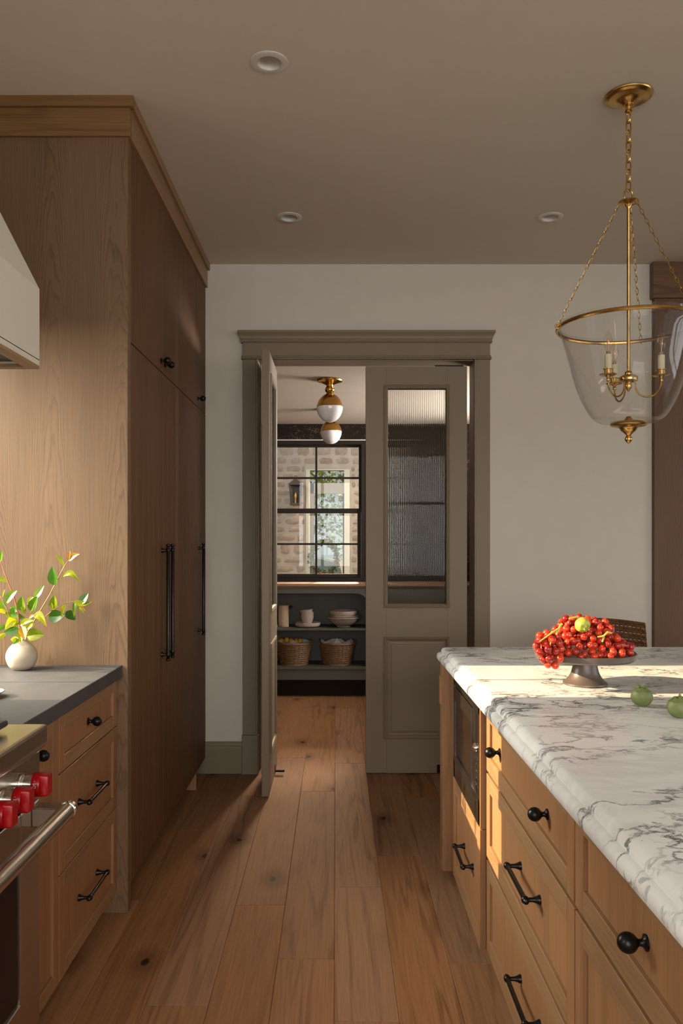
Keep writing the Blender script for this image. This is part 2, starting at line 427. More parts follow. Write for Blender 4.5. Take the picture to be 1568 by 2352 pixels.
    def rings(self, loops, smooth=False, caps=True):
        n = len(loops[0]); vs = [p for l in loops for p in l]; fs = []
        for i in range(len(loops) - 1):
            for k in range(n):
                k2 = (k + 1) % n
                fs.append((i * n + k, i * n + k2, (i + 1) * n + k2, (i + 1) * n + k))
        self.add(vs, fs, smooth)
        if caps:
            o = len(self.v) - len(vs)
            self.f.append([o + k for k in range(n)][::-1]); self.sm.append(False)
            self.f.append([o + (len(loops) - 1) * n + k for k in range(n)]); self.sm.append(False)
        return self
    def grid(self, pts, smooth=True):
        h = len(pts); w_ = len(pts[0])
        return self.add([p for r in pts for p in r], [(i * w_ + j, i * w_ + j + 1, (i + 1) * w_ + j + 1, (i + 1) * w_ + j) for i in range(h - 1) for j in range(w_ - 1)], smooth)
    def build(self, name, mat, parent=None, local=False, fix=True):
        me = bpy.data.meshes.new(name)
        o_ = Vector((0, 0, 0)) if (parent is None or local) else ORG[parent]
        me.from_pydata([(p[0] - o_.x, p[1] - o_.y, p[2] - o_.z) for p in self.v], [], self.f)
        me.polygons.foreach_set('use_smooth', self.sm)
        if fix:
            b = bmesh.new(); b.from_mesh(me); bmesh.ops.recalc_face_normals(b, faces=b.faces[:]); b.to_mesh(me); b.free()
        if any(self.sm): me.set_sharp_from_angle(angle=R(38))
        me.materials.append(mat); me.update()
        ob = bpy.data.objects.new(name, me); COL.objects.link(ob)
        if parent is not None: ob.parent = parent; ORG[ob] = ORG[parent] if not local else Vector((0, 0, 0))
        else: ORG[ob] = Vector((0, 0, 0))
        return ob
def tag(o, label=None, cat=None, group=None, kind=None):
    if label: o['label'] = label
    if cat: o['category'] = cat
    if group: o['group'] = group
    if kind: o['kind'] = kind
    return o
def thing(name, loc, label, cat, group=None, rz=0.0, kind=None):
    o = bpy.data.objects.new(name, None); COL.objects.link(o); o.empty_display_size = 0.05
    o.location = loc; o.rotation_euler = (0, 0, rz); ORG[o] = Vector(loc)
    return tag(o, label, cat, group, kind)
def struct(o, label=None): return tag(o, label, None, None, 'structure')
def dup(root, loc, label=None, group=None):
    r = root.copy(); COL.objects.link(r); r.location = loc
    if label: r['label'] = label
    if group: r['group'] = group
    for ch in list(root.children):
        c = ch.copy(); COL.objects.link(c); c.parent = r
        for g in list(ch.children):
            d = g.copy(); COL.objects.link(d); d.parent = c
    return r
def arc(cx, cy, r, a0, a1, n): return [(cx + r * math.cos(R(a0 + (a1 - a0) * i / n)), cy + r * math.sin(R(a0 + (a1 - a0) * i / n))) for i in range(n + 1)]

# ================================================================== STRUCTURE
CEIL = 3.054; WY = 4.86; LX = -1.44
# floor of individual oak boards
fl = struct(MB().box(-1.6, 5.2, -2.5, 7.75, -0.06, -0.022).build('floor', dark), 'wide oak plank floor running from the kitchen into the pantry')
joints = {-2: [3.11], -1: [2.71, 4.51], 0: [2.36, 3.27, 5.08], 1: [3.59], 2: [2.68]}
PW = 0.19
col = -9
while col * PW < 5.0:
    ys = sorted(joints.get(col, []))
    if not ys: ys = [random.uniform(2.4, 4.2)]
    full = [y for y in ys]
    y = full[0]
    while y > -4.0: y -= random.uniform(1.5, 2.2); full.insert(0, y)
    y = full[-1]
    while y < 7.7: y += random.uniform(1.3, 2.2); full.append(y)
    x0, x1 = col * PW - 0.003, (col + 1) * PW - 0.003
    for a, b in zip(full, full[1:]):
        a2, b2 = max(a, -4.1), min(b, 7.7)
        if b2 - a2 < 0.02 or b2 < 0.6: continue
        if x0 > 1.9 and a2 > 5.0: continue
        if x0 > 2.6: continue
        dz = random.uniform(-0.0007, 0)
        MB().box(x0 + 0.0001, x1 - 0.0001, a2 + 0.0001, b2 - 0.0001, -0.02, dz, 0.0016).build('plank', wood_floor, fl)
    col += 1
DL = ((-0.229, 2.80), (-0.237, 4.15), (1.10, 4.15))
m = MB(); hh = 0.08
yr = [-2.6, 2.80 - hh, 2.80 + hh, 4.15 - hh, 4.15 + hh, WY + 0.07]
for k_, (ya_, yb_) in enumerate(zip(yr, yr[1:])):
    cuts = [] if k_ % 2 == 0 else [d_[0] for d_ in DL if ya_ < d_[1] < yb_]
    xs_ = [-1.6] + [v_ for c_ in cuts for v_ in (c_ - hh, c_ + hh)] + [5.2]
    for q_ in range(0, len(xs_), 2): m.box(xs_[q_], xs_[q_ + 1], ya_, yb_, CEIL, CEIL + 0.01)
for dx_, dy_ in DL:                                   # plaster round each downlight hole
    o_ = []; i_ = []
    for q_ in range(32):
        a_ = 2 * math.pi * q_ / 32; c_, t_ = math.cos(a_), math.sin(a_); k_ = hh / max(abs(c_), abs(t_))
        o_.append((dx_ + c_ * k_, dy_ + t_ * k_, CEIL)); i_.append((dx_ + c_ * 0.045, dy_ + t_ * 0.045, CEIL))
    m.rings([o_, i_], caps=False)
m.box(-1.6, 5.2, -2.6, WY + 0.07, CEIL + 0.075, CEIL + 0.12)
struct(m.build('ceiling', ceil_paint, fix=False), 'flat painted kitchen ceiling')
# left wall with the window that lets the low sun in
m = MB(); WX0 = LX - 0.16
wy0, wy1, wz0, wz1 = 2.384, 2.972, 1.02, 2.24
wins = ((0.13, 0.38, 'window_6', 'unseen casement window added on the near side of the range hood for its light'), (wy0, wy1, 'window_2', 'casement window with one upright bar beside the tall oak panel'))  # near window is added out of view for its light, kept narrow
m.box(WX0, LX, -2.6, 0.13, 0, CEIL).box(WX0, LX, 0.38, wy0, 0, CEIL).box(WX0, LX, wy1, WY + 0.14, 0, CEIL)
for a_, b_, nm, lab in wins: m.box(WX0, LX, a_, b_, 0, wz0).box(WX0, LX, a_, b_, wz1, CEIL)
struct(m.build('wall_left', wall_paint))
for a_, b_, nm, lab in wins:
    mid = (a_ + b_) / 2
    wn = thing(nm, (LX - 0.08, mid, wz0), lab, None, kind='structure')
    MB().box(LX - 0.10, LX - 0.05, mid - 0.008, mid + 0.008, wz0, wz1).build('muntin', win_black, wn)
    MB().box(LX - 0.078, LX - 0.074, a_, mid - 0.008, wz0, wz1).build('pane', pane_glass, wn)
    MB().box(LX - 0.078, LX - 0.074, mid + 0.008, b_, wz0, wz1).build('pane', pane_glass, wn)
# wall with the double door
ox0, ox1, oz1 = -0.475, 0.842, 2.487
m = MB().box(LX - 0.16, ox0, WY, WY + 0.14, 0, CEIL).box(ox1, 5.2, WY, WY + 0.14, 0, CEIL).box(ox0, ox1, WY, WY + 0.14, oz1, CEIL)
struct(m.build('wall_back', wall_paint), 'off white wall holding the double pantry door')
m = MB().box(ox0, ox0 + 0.014, WY - 0.005, WY + 0.145, 0, oz1).box(ox1 - 0.014, ox1, WY - 0.005, WY + 0.145, 0, oz1).box(ox0, ox1, WY - 0.005, WY + 0.145, oz1 - 0.014, oz1)
m.box(ox0 + 0.014, ox0 + 0.02, WY + 0.095, WY + 0.12, 0, oz1 - 0.014)
struct(m.build('trim_1', trim_paint), 'taupe door jamb lining')
# right, front walls (behind the camera) with their windows
m = MB()
ry0, ry1, rz0, rz1 = -1.9, 3.1, 0.35, 2.65
m.box(5.0, 5.2, -2.6, ry0, 0, CEIL).box(5.0, 5.2, ry1, WY + 0.14, 0, CEIL).box(5.0, 5.2, ry0, ry1, 0, rz0).box(5.0, 5.2, ry0, ry1, rz1, CEIL)
struct(m.build('wall_right', wall_paint))
fx0, fx1, fz0, fz1 = -1.40, 3.10, 0.06, 2.60
m = MB()
m.box(LX - 0.16, fx0, -2.0, -1.8, 0, CEIL).box(fx1, 5.2, -2.0, -1.8, 0, CEIL).box(fx0, fx1, -2.0, -1.8, 0, fz0).box(fx0, fx1, -2.0, -1.8, fz1, CEIL)
struct(m.build('wall_front', wall_paint))
m = MB()
for i in range(5): m.box(4.98, 5.02, ry0 + i * 1.25 - 0.03, ry0 + i * 1.25 + 0.03, rz0, rz1)
m.box(4.98, 5.02, ry0, ry1, 1.5, 1.54); struct(m.build('window_3', win_black))
m = MB()
for i in range(5): m.box(fx0 + i * 1.125 - 0.03, fx0 + i * 1.125 + 0.03, -1.92, -1.88, fz0, fz1)
m.box(fx0, fx1, -1.92, -1.88, 1.9, 1.94); struct(m.build('window_4', win_black))
# door casing
tr = thing('trim_2', (0.184, WY, 0), 'taupe door casing with plinth blocks and a stepped crown head', None, kind='structure')
def casing(x0, x1, inner_right):
    t_ = 0.026
    m = MB(); e = x1 if inner_right else x0; d = -1 if inner_right else 1
    m.box(x0, x1, WY - t_, WY + 0.003, 0.235, 2.478, 0.002)
    m.box(e, e + d * 0.012, WY - t_ - 0.005, WY - t_ + 0.004, 0.235, 2.478, 0.002)
    m.build('side_casing', trim_paint, tr)
    MB().box(x0 - 0.004, x1 + 0.004, WY - 0.036, WY + 0.003, 0.0, 0.236, 0.003).build('plinth_block', trim_paint, tr)
casing(-0.553, -0.4625, True); casing(0.829, 0.9225, False)
m = MB(); a, b = -0.553, 0.9225
m.box(a, b, WY - 0.028, WY + 0.003, 2.50, 2.60, 0.001)
m.build('frieze', trim_paint, tr)
m = MB().box(a - 0.009, b + 0.009, WY - 0.038, WY + 0.003, 2.478, 2.488, 0.003).box(a - 0.006, b + 0.006, WY - 0.034, WY + 0.003, 2.488, 2.5, 0.003)
m.build('head_bead', trim_paint, tr)
pr = [(0.000, 2.576), (0.010, 2.576), (0.013, 2.581), (0.010, 2.586), (0.010, 2.592), (0.014, 2.598), (0.017, 2.612), (0.024, 2.625), (0.029, 2.632), (0.029, 2.645), (0, 2.645)]
def rect_loop(x0, x1, yb, off, z):
    return [(x0 - off, yb, z), (x0 - off, WY - 0.028 - off, z), (x1 + off, WY - 0.028 - off, z), (x1 + off, yb, z)]
MB().rings([rect_loop(a, b, WY + 0.002, o_, z) for o_, z in pr]).build('crown', trim_paint, tr)
def base(name, x0, x1):
    m = MB().box(x0, x1, WY - 0.016, WY + 0.003, 0, 0.155, 0.001)
    m.prism([(WY + 0.003, 0.155), (WY - 0.016, 0.155), (WY - 0.013, 0.163), (WY - 0.014, 0.170), (WY - 0.010, 0.182), (WY - 0.006, 0.19), (WY + 0.003, 0.19)], 0, x0, x1)
    return struct(m.build(name, trim_paint))
base('baseboard_left', -0.86, -0.558); base('baseboard_right', 0.928, 1.895)
# dark oak cased opening at the far right
tr3 = thing('trim_3', (2.05, WY, 0), 'dark stained oak casing post with a header block at the ceiling', None, kind='structure')
MB().box(1.898, 2.20, WY - 0.035, WY + 0.003, 0, 2.84, 0.003).build('post', wood_post, tr3)
MB().box(1.885, 3.4, WY - 0.05, WY + 0.003, 2.838, CEIL, 0.003).build('header', wood_head, tr3)

# ------------------------------------------------------------------ doors
DW, DT, DZ0, DZ1 = 0.606, 0.04, 0.005, 2.438
def moulding(x0, x1, z0, z1, prof, ybase, sgn):
    loops = []
    for o_, h in prof:
        y = ybase + sgn * h
        loops.append([(x0 + o_, y, z0 + o_), (x1 - o_, y, z0 + o_), (x1 - o_, y, z1 - o_), (x0 + o_, y, z1 - o_)])
    return loops
def make_door(name, loc, rz, label):
    d = thing(name, loc, label, None, rz=rz, kind='structure')
    gx0, gx1, gz0, gz1 = 0.118, 0.482, 1.008, 2.312      # glass opening
    px0, px1, pz0, pz1 = 0.118, 0.482, 0.225, 0.806      # lower panel
    h = DT / 2
    m = MB()
    m.box(0, gx0, -h, h, DZ0, DZ1, 0.0015).box(gx1, DW, -h, h, DZ0, DZ1, 0.0015)
    m.box(gx0, gx1, -h, h, DZ0, pz0).box(gx0, gx1, -h, h, pz1, gz0).box(gx0, gx1, -h, h, gz1, DZ1)
    m.build('leaf', trim_paint, d, local=True)
    prof = [(-0.016, 0.0), (-0.016, 0.006), (-0.010, 0.009), (-0.005, 0.006), (-0.002, 0.008), (0.004, 0.005), (0.009, -0.004), (0.009, -0.014)]
    m = MB()
    for sg in (-1, 1): m.rings(moulding(gx0, gx1, gz0, gz1, prof, sg * h, sg), caps=False)
    m.build('glazing_bead', trim_paint, d, local=True)
    prof2 = prof[:5] + [(0.004, 0.004), (0.008, -0.004), (0.016, -0.007), (0.03, -0.004)]
    m = MB()
    for sg in (-1, 1): m.rings(moulding(px0, px1, pz0, pz1, prof2, sg * h, sg), caps=False)
    m.build('panel_moulding', trim_paint, d, local=True)
    m = MB().box(px0 + 0.0, px1 - 0.0, -h + 0.009, h - 0.009, pz0, pz1).box(px0 + 0.03, px1 - 0.03, -h + 0.003, h - 0.003, pz0 + 0.03, pz1 - 0.03, 0.002)
    m.build('panel', trim_paint, d, local=True)
    # fluted pane: ribs on both faces
    n, sub = 28, 6
    xs = [gx0 + 0.002 + (gx1 - gx0 - 0.004) * i / (n * sub) for i in range(n * sub + 1)]
    fr = [(x, -0.0028 - 0.0021 * abs(math.sin(math.pi * i / sub))) for i, x in enumerate(xs)]
    bk = [(x, 0.0026 + 0.0013 * abs(math.cos(math.pi * i / sub))) for i, x in enumerate(xs)]
    m = MB()
    zs = (gz0 + 0.002, gz1 - 0.002)
    k = len(xs)
    m.add([(x, y, zs[0]) for x, y in fr] + [(x, y, zs[1]) for x, y in fr], [(i, i + 1, k + i + 1, k + i) for i in range(k - 1)], True)
    m.add([(x, y, zs[0]) for x, y in bk] + [(x, y, zs[1]) for x, y in bk], [(i, k + i, k + i + 1, i + 1) for i in range(k - 1)], True)
    p = m.build('fluted_glass_pane', fluted, d, local=True, fix=False)
    p['label'] = 'ribbed glass pane'
    MB().box(0.02, 0.19, -0.008, 0.008, DZ1, DZ1 + 0.011).build('top_pivot', black_iron, d, local=True)
    MB().box(0.155, 0.180, -h - 0.012, h + 0.004, DZ0 + 0.001, DZ0 + 0.05, 0.002).build('floor_pivot', black_iron, d, local=True)
    return d
d2 = make_door('door_2', (0.7876, WY + 0.005, 0), math.pi, 'closed right leaf of the taupe double door with ribbed glass')
d1 = make_door('door_1', (-0.381, 5.005, 0), -math.pi / 2, 'open left leaf of the taupe double door seen edge on')
MB().box(0.155, 0.176, DT / 2 + 0.0005, DT / 2 + 0.058, 0.014, 0.026, 0.003).build('foot_bolt', black_iron, d1, local=True)

# ------------------------------------------------------------------ pantry room
PX0, PX1, PY1, PC = -1.45, 1.80, 7.55, 2.478
struct(MB().box(PX0 - 0.1, PX1 + 0.1, WY + 0.14, PY1 + 0.1, PC, PC + 0.1).build('ceiling_pantry', ceil_paint), 'lower pantry ceiling with two globe lamps')
struct(MB().box(PX0 - 0.1, PX0, WY + 0.14, PY1 + 0.1, 0, PC).build('wall_pantry_left', wallpaper))
sy0, sy1, sz0, sz1 = 5.55, 6.85, 1.92, 2.40
m = MB().box(PX1, PX1 + 0.12, WY + 0.14, sy0, 0, PC).box(PX1, PX1 + 0.12, sy1, PY1 + 0.1, 0, PC).box(PX1, PX1 + 0.12, sy0, sy1, 0, sz0).box(PX1, PX1 + 0.12, sy0, sy1, sz1, PC)
struct(m.build('wall_pantry_right', wallpaper))
vx0, vx1, vz0, vz1 = -0.63, 0.272, 1.025, 2.322
m = MB().box(PX0 - 0.1, vx0, PY1, PY1 + 0.14, 0, PC).box(vx1, PX1 + 0.12, PY1, PY1 + 0.14, 0, PC).box(vx0, vx1, PY1, PY1 + 0.14, 0, vz0).box(vx0, vx1, PY1, PY1 + 0.14, vz1, PC)
struct(m.build('wall_pantry_back', wallpaper), 'pantry end wall with dark leafy wallpaper above the window')
# double-hung window
w1 = thing('window_1', (-0.18, PY1, vz0), 'dark framed double hung pantry window of eight panes', None, kind='structure')
m = MB()
m.box(vx0, vx0 + 0.045, PY1 - 0.03, PY1 + 0.12, vz0, vz1).box(vx1 - 0.03, vx1, PY1 - 0.03, PY1 + 0.12, vz0, vz1)
m.box(vx0 + 0.045, vx1 - 0.03, PY1 - 0.03, PY1 + 0.12, vz1 - 0.035, vz1).box(vx0 + 0.045, vx1 - 0.03, PY1 - 0.03, PY1 + 0.12, vz0, vz0 + 0.02)
m.build('window_frame', win_black, w1)
MB().box(vx0 - 0.03, vx1 + 0.03, PY1 - 0.05, PY1 - 0.002, vz0 - 0.014, vz0 + 0.012, 0.003).build('window_sill', win_black, w1)
MB().box(vx0 - 0.03, vx1 + 0.02, PY1 - 0.035, PY1 - 0.002, vz1 - 0.002, vz1 + 0.006).build('head_strip', white_trim, w1)
zmid = 1.655
def sash(x0, x1, z0, z1, y, st, rb, rt, zm, name):
    m = MB()
    m.box(x0, x0 + st, y, y + 0.035, z0, z1, 0.002).box(x1 - st, x1, y, y + 0.035, z0, z1, 0.002)
    m.box(x0 + st, x1 - st, y, y + 0.035, z0, z0 + rb, 0.002).box(x0 + st, x1 - st, y, y + 0.035, z1 - rt, z1, 0.002)
    sh = m.build(name, win_black, w1)
    MB().box(-0.179 - 0.010, -0.179 + 0.010, y, y + 0.03, z0 + rb, z1 - rt, 0.002).build('muntin', win_black, sh)
    MB().box(x0 + st, x1 - st, y + 0.002, y + 0.028, zm - 0.009, zm + 0.009, 0.002).build('muntin', win_black, sh)
    for xa, xb in ((x0 + st, -0.189), (-0.169, x1 - st)):
        for za, zb in ((z0 + rb, zm - 0.009), (zm + 0.009, z1 - rt)):
            MB().box(xa, xb, y + 0.012, y + 0.017, za, zb).build('pane', pane_glass, sh)
sash(vx0 + 0.045, vx1 - 0.03, zmid + 0.006, vz1 - 0.035, PY1 + 0.05, 0.022, 0.03, 0.02, 1.978, 'upper_sash')
sash(vx0 + 0.045, vx1 - 0.034, vz0 + 0.02, zmid + 0.03, PY1 + 0.005, 0.032, 0.034, 0.04, 1.358, 'lower_sash')
# ================================================================== KITCHEN LEFT
def knob(m, base_, nx, r=0.0165):
    pr = [(0.013, 0), (0.013, 0.003), (0.008, 0.005), (0.0055, 0.009), (0.0055, 0.013), (0.008, 0.0155)]
    c = 0.03
    for i in range(1, 9):
        a = -1.05 + (1.05 + math.pi / 2) * i / 8
        pr.append((max(r * math.cos(a), 0.0004), c + r * math.sin(a)))
    m.lathe(pr, base_, (nx, 0, 0), 20)
    return m
def pull(m, b0, b1, nx, off=0.036, r=0.0062, ext=0.016, tall=False):
    b0, b1 = Vector(b0), Vector(b1); nrm = Vector((nx, 0, 0)); d = (b1 - b0).normalized()
    post = [(0.0115, 0), (0.0115, 0.003), (0.008, 0.010), (0.0055, 0.018), (0.0055, off)]
    for b in (b0, b1): m.lathe(post, b, nrm, 14); m.ball(tuple(b + nrm * off), 0.0098, 12, 8)
    if tall:
        pr = [(0.004, 0), (0.009, 0.002), (0.0105, 0.006), (0.009, 0.011), (0.0065, 0.014), (0.0085, 0.022), (0.0105, 0.026), (0.0105, 0.032), (0.0075, 0.038)]
        ln = (b1 - b0).length + 2 * ext
        pr = pr + [(0.0075, ln - 0.038)] + [(a, ln - h) for a, h in pr[:-1][::-1]]
        m.lathe(pr, b0 + nrm * off - d * ext, d, 14)
    else:
        pr = [(0.001, 0), (0.006, 0.002), (0.0075, 0.006), (0.006, 0.010), (r, 0.014)]
        ln = (b1 - b0).length + 2 * ext
        pr = pr + [(r, ln - 0.014)] + [(a, ln - h) for a, h in pr[:-1][::-1]]
        m.lathe(pr, b0 + nrm * off - d * ext, d, 12)
    return m
def shaker(name, X, n, y0, y1, z0, z1, parent, fr=0.045, th=0.02, rec=0.009, mat=None):
    """framed front standing proud of plane X - n*th, its face at X"""
    a, b = X - n * th, X; c = 0.0012; r_ = b - n * rec
    o = MB().box(a, r_, y0 + 0.001, y1 - 0.001, z0 + 0.001, z1 - 0.001).build(name, mat or wood_v2, parent)
    MB().box(a - n * 0.0005, b, y0, y0 + fr, z0, z1, c).build('stile', mat or wood_v2, o)
    MB().box(a - n * 0.0005, b, y1 - fr, y1, z0, z1, c).build('stile', mat or wood_v2, o)
    MB().box(a - n * 0.0005, b, y0 + fr, y1 - fr, z0, z0 + fr, c).build('rail', wood_y, o)
    MB().box(a - n * 0.0005, b, y0 + fr, y1 - fr, z1 - fr, z1, c).build('rail', wood_y, o)
    return o
TX = -0.779
# tall end panel
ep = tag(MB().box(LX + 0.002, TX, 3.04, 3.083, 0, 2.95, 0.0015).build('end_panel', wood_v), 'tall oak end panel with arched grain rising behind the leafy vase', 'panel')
# crown on top of the tall cabinets
cr = thing('trim_4', (TX, 3.04, 2.91), 'stepped oak crown at the ceiling over the tall cabinets', None, kind='structure')
MB().box(LX + 0.002, TX + 0.013, 3.024, 3.044, 2.912, 3.016, 0.0015).build('front_fascia', wood_x, cr)
MB().box(LX + 0.002, TX + 0.027, 3.007, 3.044, 3.015, CEIL, 0.0015).build('front_cap', wood_x, cr)
MB().box(TX - 0.02, TX + 0.013, 3.044, WY, 2.912, 3.016, 0.0015).build('side_fascia', wood_y, cr)
MB().box(TX - 0.02, TX + 0.027, 3.044, WY, 3.015, CEIL, 0.0015).build('side_cap', wood_y, cr)
tall = [(3.085, 3.664, 3.63, 3.615, 'first tall oak cabinet behind the end panel, pull on its far edge', 6),
        (3.664, 4.528, 3.728, 3.70, 'wide middle tall oak cabinet, pull on its near edge', 9),
        (4.528, 4.858, 4.604, 4.587, 'narrow last tall oak cabinet against the far wall', 3)]
for y0, y1, yp, yk, lab, npl in tall:
    t_ = thing('tall_cabinet', (-1.1, (y0 + y1) / 2, 0), lab, 'cabinet', 'run of tall oak cabinets')
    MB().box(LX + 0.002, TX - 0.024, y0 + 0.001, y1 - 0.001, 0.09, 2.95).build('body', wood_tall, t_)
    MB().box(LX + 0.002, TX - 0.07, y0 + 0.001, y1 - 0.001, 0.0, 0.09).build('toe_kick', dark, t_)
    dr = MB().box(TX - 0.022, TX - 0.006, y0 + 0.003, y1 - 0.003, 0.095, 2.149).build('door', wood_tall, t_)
    for i in range(npl):
        a = y0 + 0.002 + (y1 - y0 - 0.004) * i / npl; b = y0 + 0.002 + (y1 - y0 - 0.004) * (i + 1) / npl
        MB().box(TX - 0.012, TX, a + 0.0001, b - 0.0001, 0.095, 2.15, 0.0007).build('plank', wood_tall, dr)
    tag(pull(MB(), (TX, yp, 0.887), (TX, yp, 1.353), 1, 0.03, tall=True, ext=0.03).build('pull', black_iron, dr), 'long black bar pull')
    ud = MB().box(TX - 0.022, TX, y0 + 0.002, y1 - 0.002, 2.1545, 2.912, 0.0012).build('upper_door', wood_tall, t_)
    tag(knob(MB(), (TX, yk, 2.201), 1).build('knob', black_iron, ud), 'small black ball knob')
    if y0 > 4: MB().box(-0.845, TX, 4.53, 4.55, 0.0, 0.094).build('foot', wood_v2, t_)
# base cabinets
BX = -0.819
def base_unit(name, y0, y1, lab, cat='cabinet'):
    b = thing(name, (-1.1, (y0 + y1) / 2, 0), lab, cat, 'oak base cabinets beside the range')
    MB().box(LX + 0.002, BX - 0.022, y0 + 0.001, y1 - 0.001, 0.087, 0.884).build('body', wood_v2, b)
    MB().box(LX + 0.002, BX - 0.08, y0 + 0.001, y1 - 0.001, 0.0, 0.087).build('toe_kick', dark, b)
    return b
b1 = base_unit('drawer_cabinet', 2.40, 3.038, 'oak three drawer base cabinet between range and tall end panel')
for z0, z1, kind in ((0.707, 0.882, 'k'), (0.405, 0.703, 'p'), (0.088, 0.401, 'p')):
    d = shaker('drawer', BX, 1, 2.404, 3.034, z0, z1, b1)
    if kind == 'k': knob(MB(), (BX - 0.009, 2.712, (z0 + z1) / 2), 1).build('knob', black_iron, d)
    else:
        z = 0.557 if z0 > 0.3 else 0.248
        pull(MB(), (BX - 0.009, 2.612, z), (BX - 0.009, 2.81, z), 1).build('pull', black_iron, d)
b2 = base_unit('pull_out_cabinet', 2.072, 2.40, 'narrow oak pull out cabinet right beside the range')
d = shaker('door', BX, 1, 2.076, 2.397, 0.088, 0.882, b2)
knob(MB(), (BX - 0.009, 2.215, 0.812), 1).build('knob', black_iron, d)
tag(MB().box(LX + 0.002, -0.798, 2.072, 3.039, 0.886, 0.932, 0.002).build('stone_worktop', stone_top), 'dark grey stone worktop with a sunlit band beside the range', 'worktop')

# range hood
HY0, HY1, HXf = 1.0, 2.075, -0.758
hd = thing('range_hood', (-1.1, 1.55, 1.84), 'white plaster range hood with a sloping front over the range', 'hood')
m = MB().prism([(HXf, 1.862), (HXf, 2.045), (-1.272, CEIL - 0.001), (LX + 0.001, CEIL - 0.001), (LX + 0.001, 1.862)], 1, HY0, HY1)
m.box(HXf - 0.03, HXf, HY0, HY1, 1.848, 1.864).box(LX + 0.01, HXf - 0.03, HY1 - 0.03, HY1, 1.848, 1.864).box(LX + 0.01, HXf - 0.03, HY0, HY0 + 0.03, 1.848, 1.864)
m.build('shell', plaster, hd)
m = MB().box(HXf - 0.03, HXf, HY0, HY1, 1.84, 1.848).box(LX + 0.01, HXf - 0.03, HY1 - 0.03, HY1, 1.84, 1.848).box(LX + 0.01, HXf - 0.03, HY0, HY0 + 0.03, 1.84, 1.848)
m.build('bottom_trim', wood_y, hd)
m = MB().box(LX + 0.02, HXf - 0.031, HY0 + 0.031, HY1 - 0.031, 1.853, 1.861)
m.build('liner', cast_iron, hd)
for i in range(5):
    x = HXf - 0.08 - i * 0.12
    MB().box(x - 0.1, x, HY0 + 0.06, HY1 - 0.06, 1.846, 1.853, 0.002).build('filter_panel', cast_iron, hd)

# range
RY0, RY1, RX = 1.155, 2.069, -0.755
rg = thing('kitchen_range', (-1.1, 1.6, 0), 'stainless steel range with red control knobs and tubular oven handle', 'range')
MB().box(LX + 0.01, RX - 0.035, RY0, RY1, 0.10, 0.866).build('body', steel, rg)
MB().box(LX + 0.03, RX - 0.09, RY0 + 0.02, RY1 - 0.02, 0.0, 0.10).build('kick_panel', dark, rg)
m = MB().prism([(LX + 0.01, 0.866), (RX - 0.002, 0.866), (-0.745, 0.874), (-0.738, 0.882), (-0.736, 0.890), (-0.736, 0.924), (-0.738, 0.930), (-0.744, 0.932), (-0.86, 0.932), (-0.865, 0.922), (LX + 0.01, 0.922)], 1, RY0, RY1)
m.build('top_rim', steel, rg)
MB().box(RX - 0.036, RX, RY0, RY1, 0.752, 0.8655, 0.002).build('control_panel', steel, rg)
gr = MB()
gr.box(LX + 0.05, -0.805, 1.57, 1.995, 0.944, 0.960, 0.004)
for x in (-1.3, -0.84):
    for y in (1.6, 1.96): gr.box(x, x + 0.02, y, y + 0.02, 0.921, 0.945)
gr.build('griddle_cover', cast_iron, rg)
# oven door
dr = MB()
fz0, fz1 = 0.13, 0.742
dr.box(RX - 0.035, RX, 1.945, RY1, fz0, fz1, 0.003).box(RX - 0.035, RX, RY0, 1.28, fz0, fz1, 0.003)
dr.box(RX - 0.035, RX, 1.28, 1.945, fz0, 0.287, 0.002).box(RX - 0.035, RX, 1.28, 1.945, 0.62, fz1, 0.002)
od = dr.build('oven_door', steel, rg)
MB().box(RX - 0.034, RX - 0.006, 1.28, 1.945, 0.287, 0.62).build('oven_window', black_glass, od)
HX, HZ = -0.680, 0.716
m = MB().lathe([(0.018, 0), (0.0215, 0.002), (0.0215, RY1 - 1.20)], (HX, RY1 + 0.004, HZ), (0, -1, 0), 28)
hnd = m.build('handle', steel_pol, od)
for yy in (RY1 - 0.055, 1.25):
    MB().box(RX - 0.002, HX + 0.004, yy, yy + 0.05, HZ - 0.030, HZ + 0.019, 0.004).build('handle_bracket', steel, od)
m = MB().lathe([(0.0225, 0), (0.0245, 0.002), (0.0245, 0.006), (0.0225, 0.008)], (HX, RY1 - 0.012, HZ), (0, -1, 0), 28)
m.build('handle_ring', chrome, od)
MB().box(RX - 0.03, RX - 0.004, RY0 + 0.005, RY1 - 0.005, 0.105, 0.128).build('vent_strip', dark, rg)
def text_mesh(body, size):
    c = bpy.data.curves.new('txt', 'FONT'); c.body = body; c.size = size; c.extrude = 0.0002; c.align_x = 'CENTER'; c.align_y = 'CENTER'
    o = bpy.data.objects.new('txt', c); COL.objects.link(o)
    me = bpy.data.meshes.new_from_object(o.evaluated_get(bpy.context.evaluated_depsgraph_get()))
    bpy.data.objects.remove(o); return me
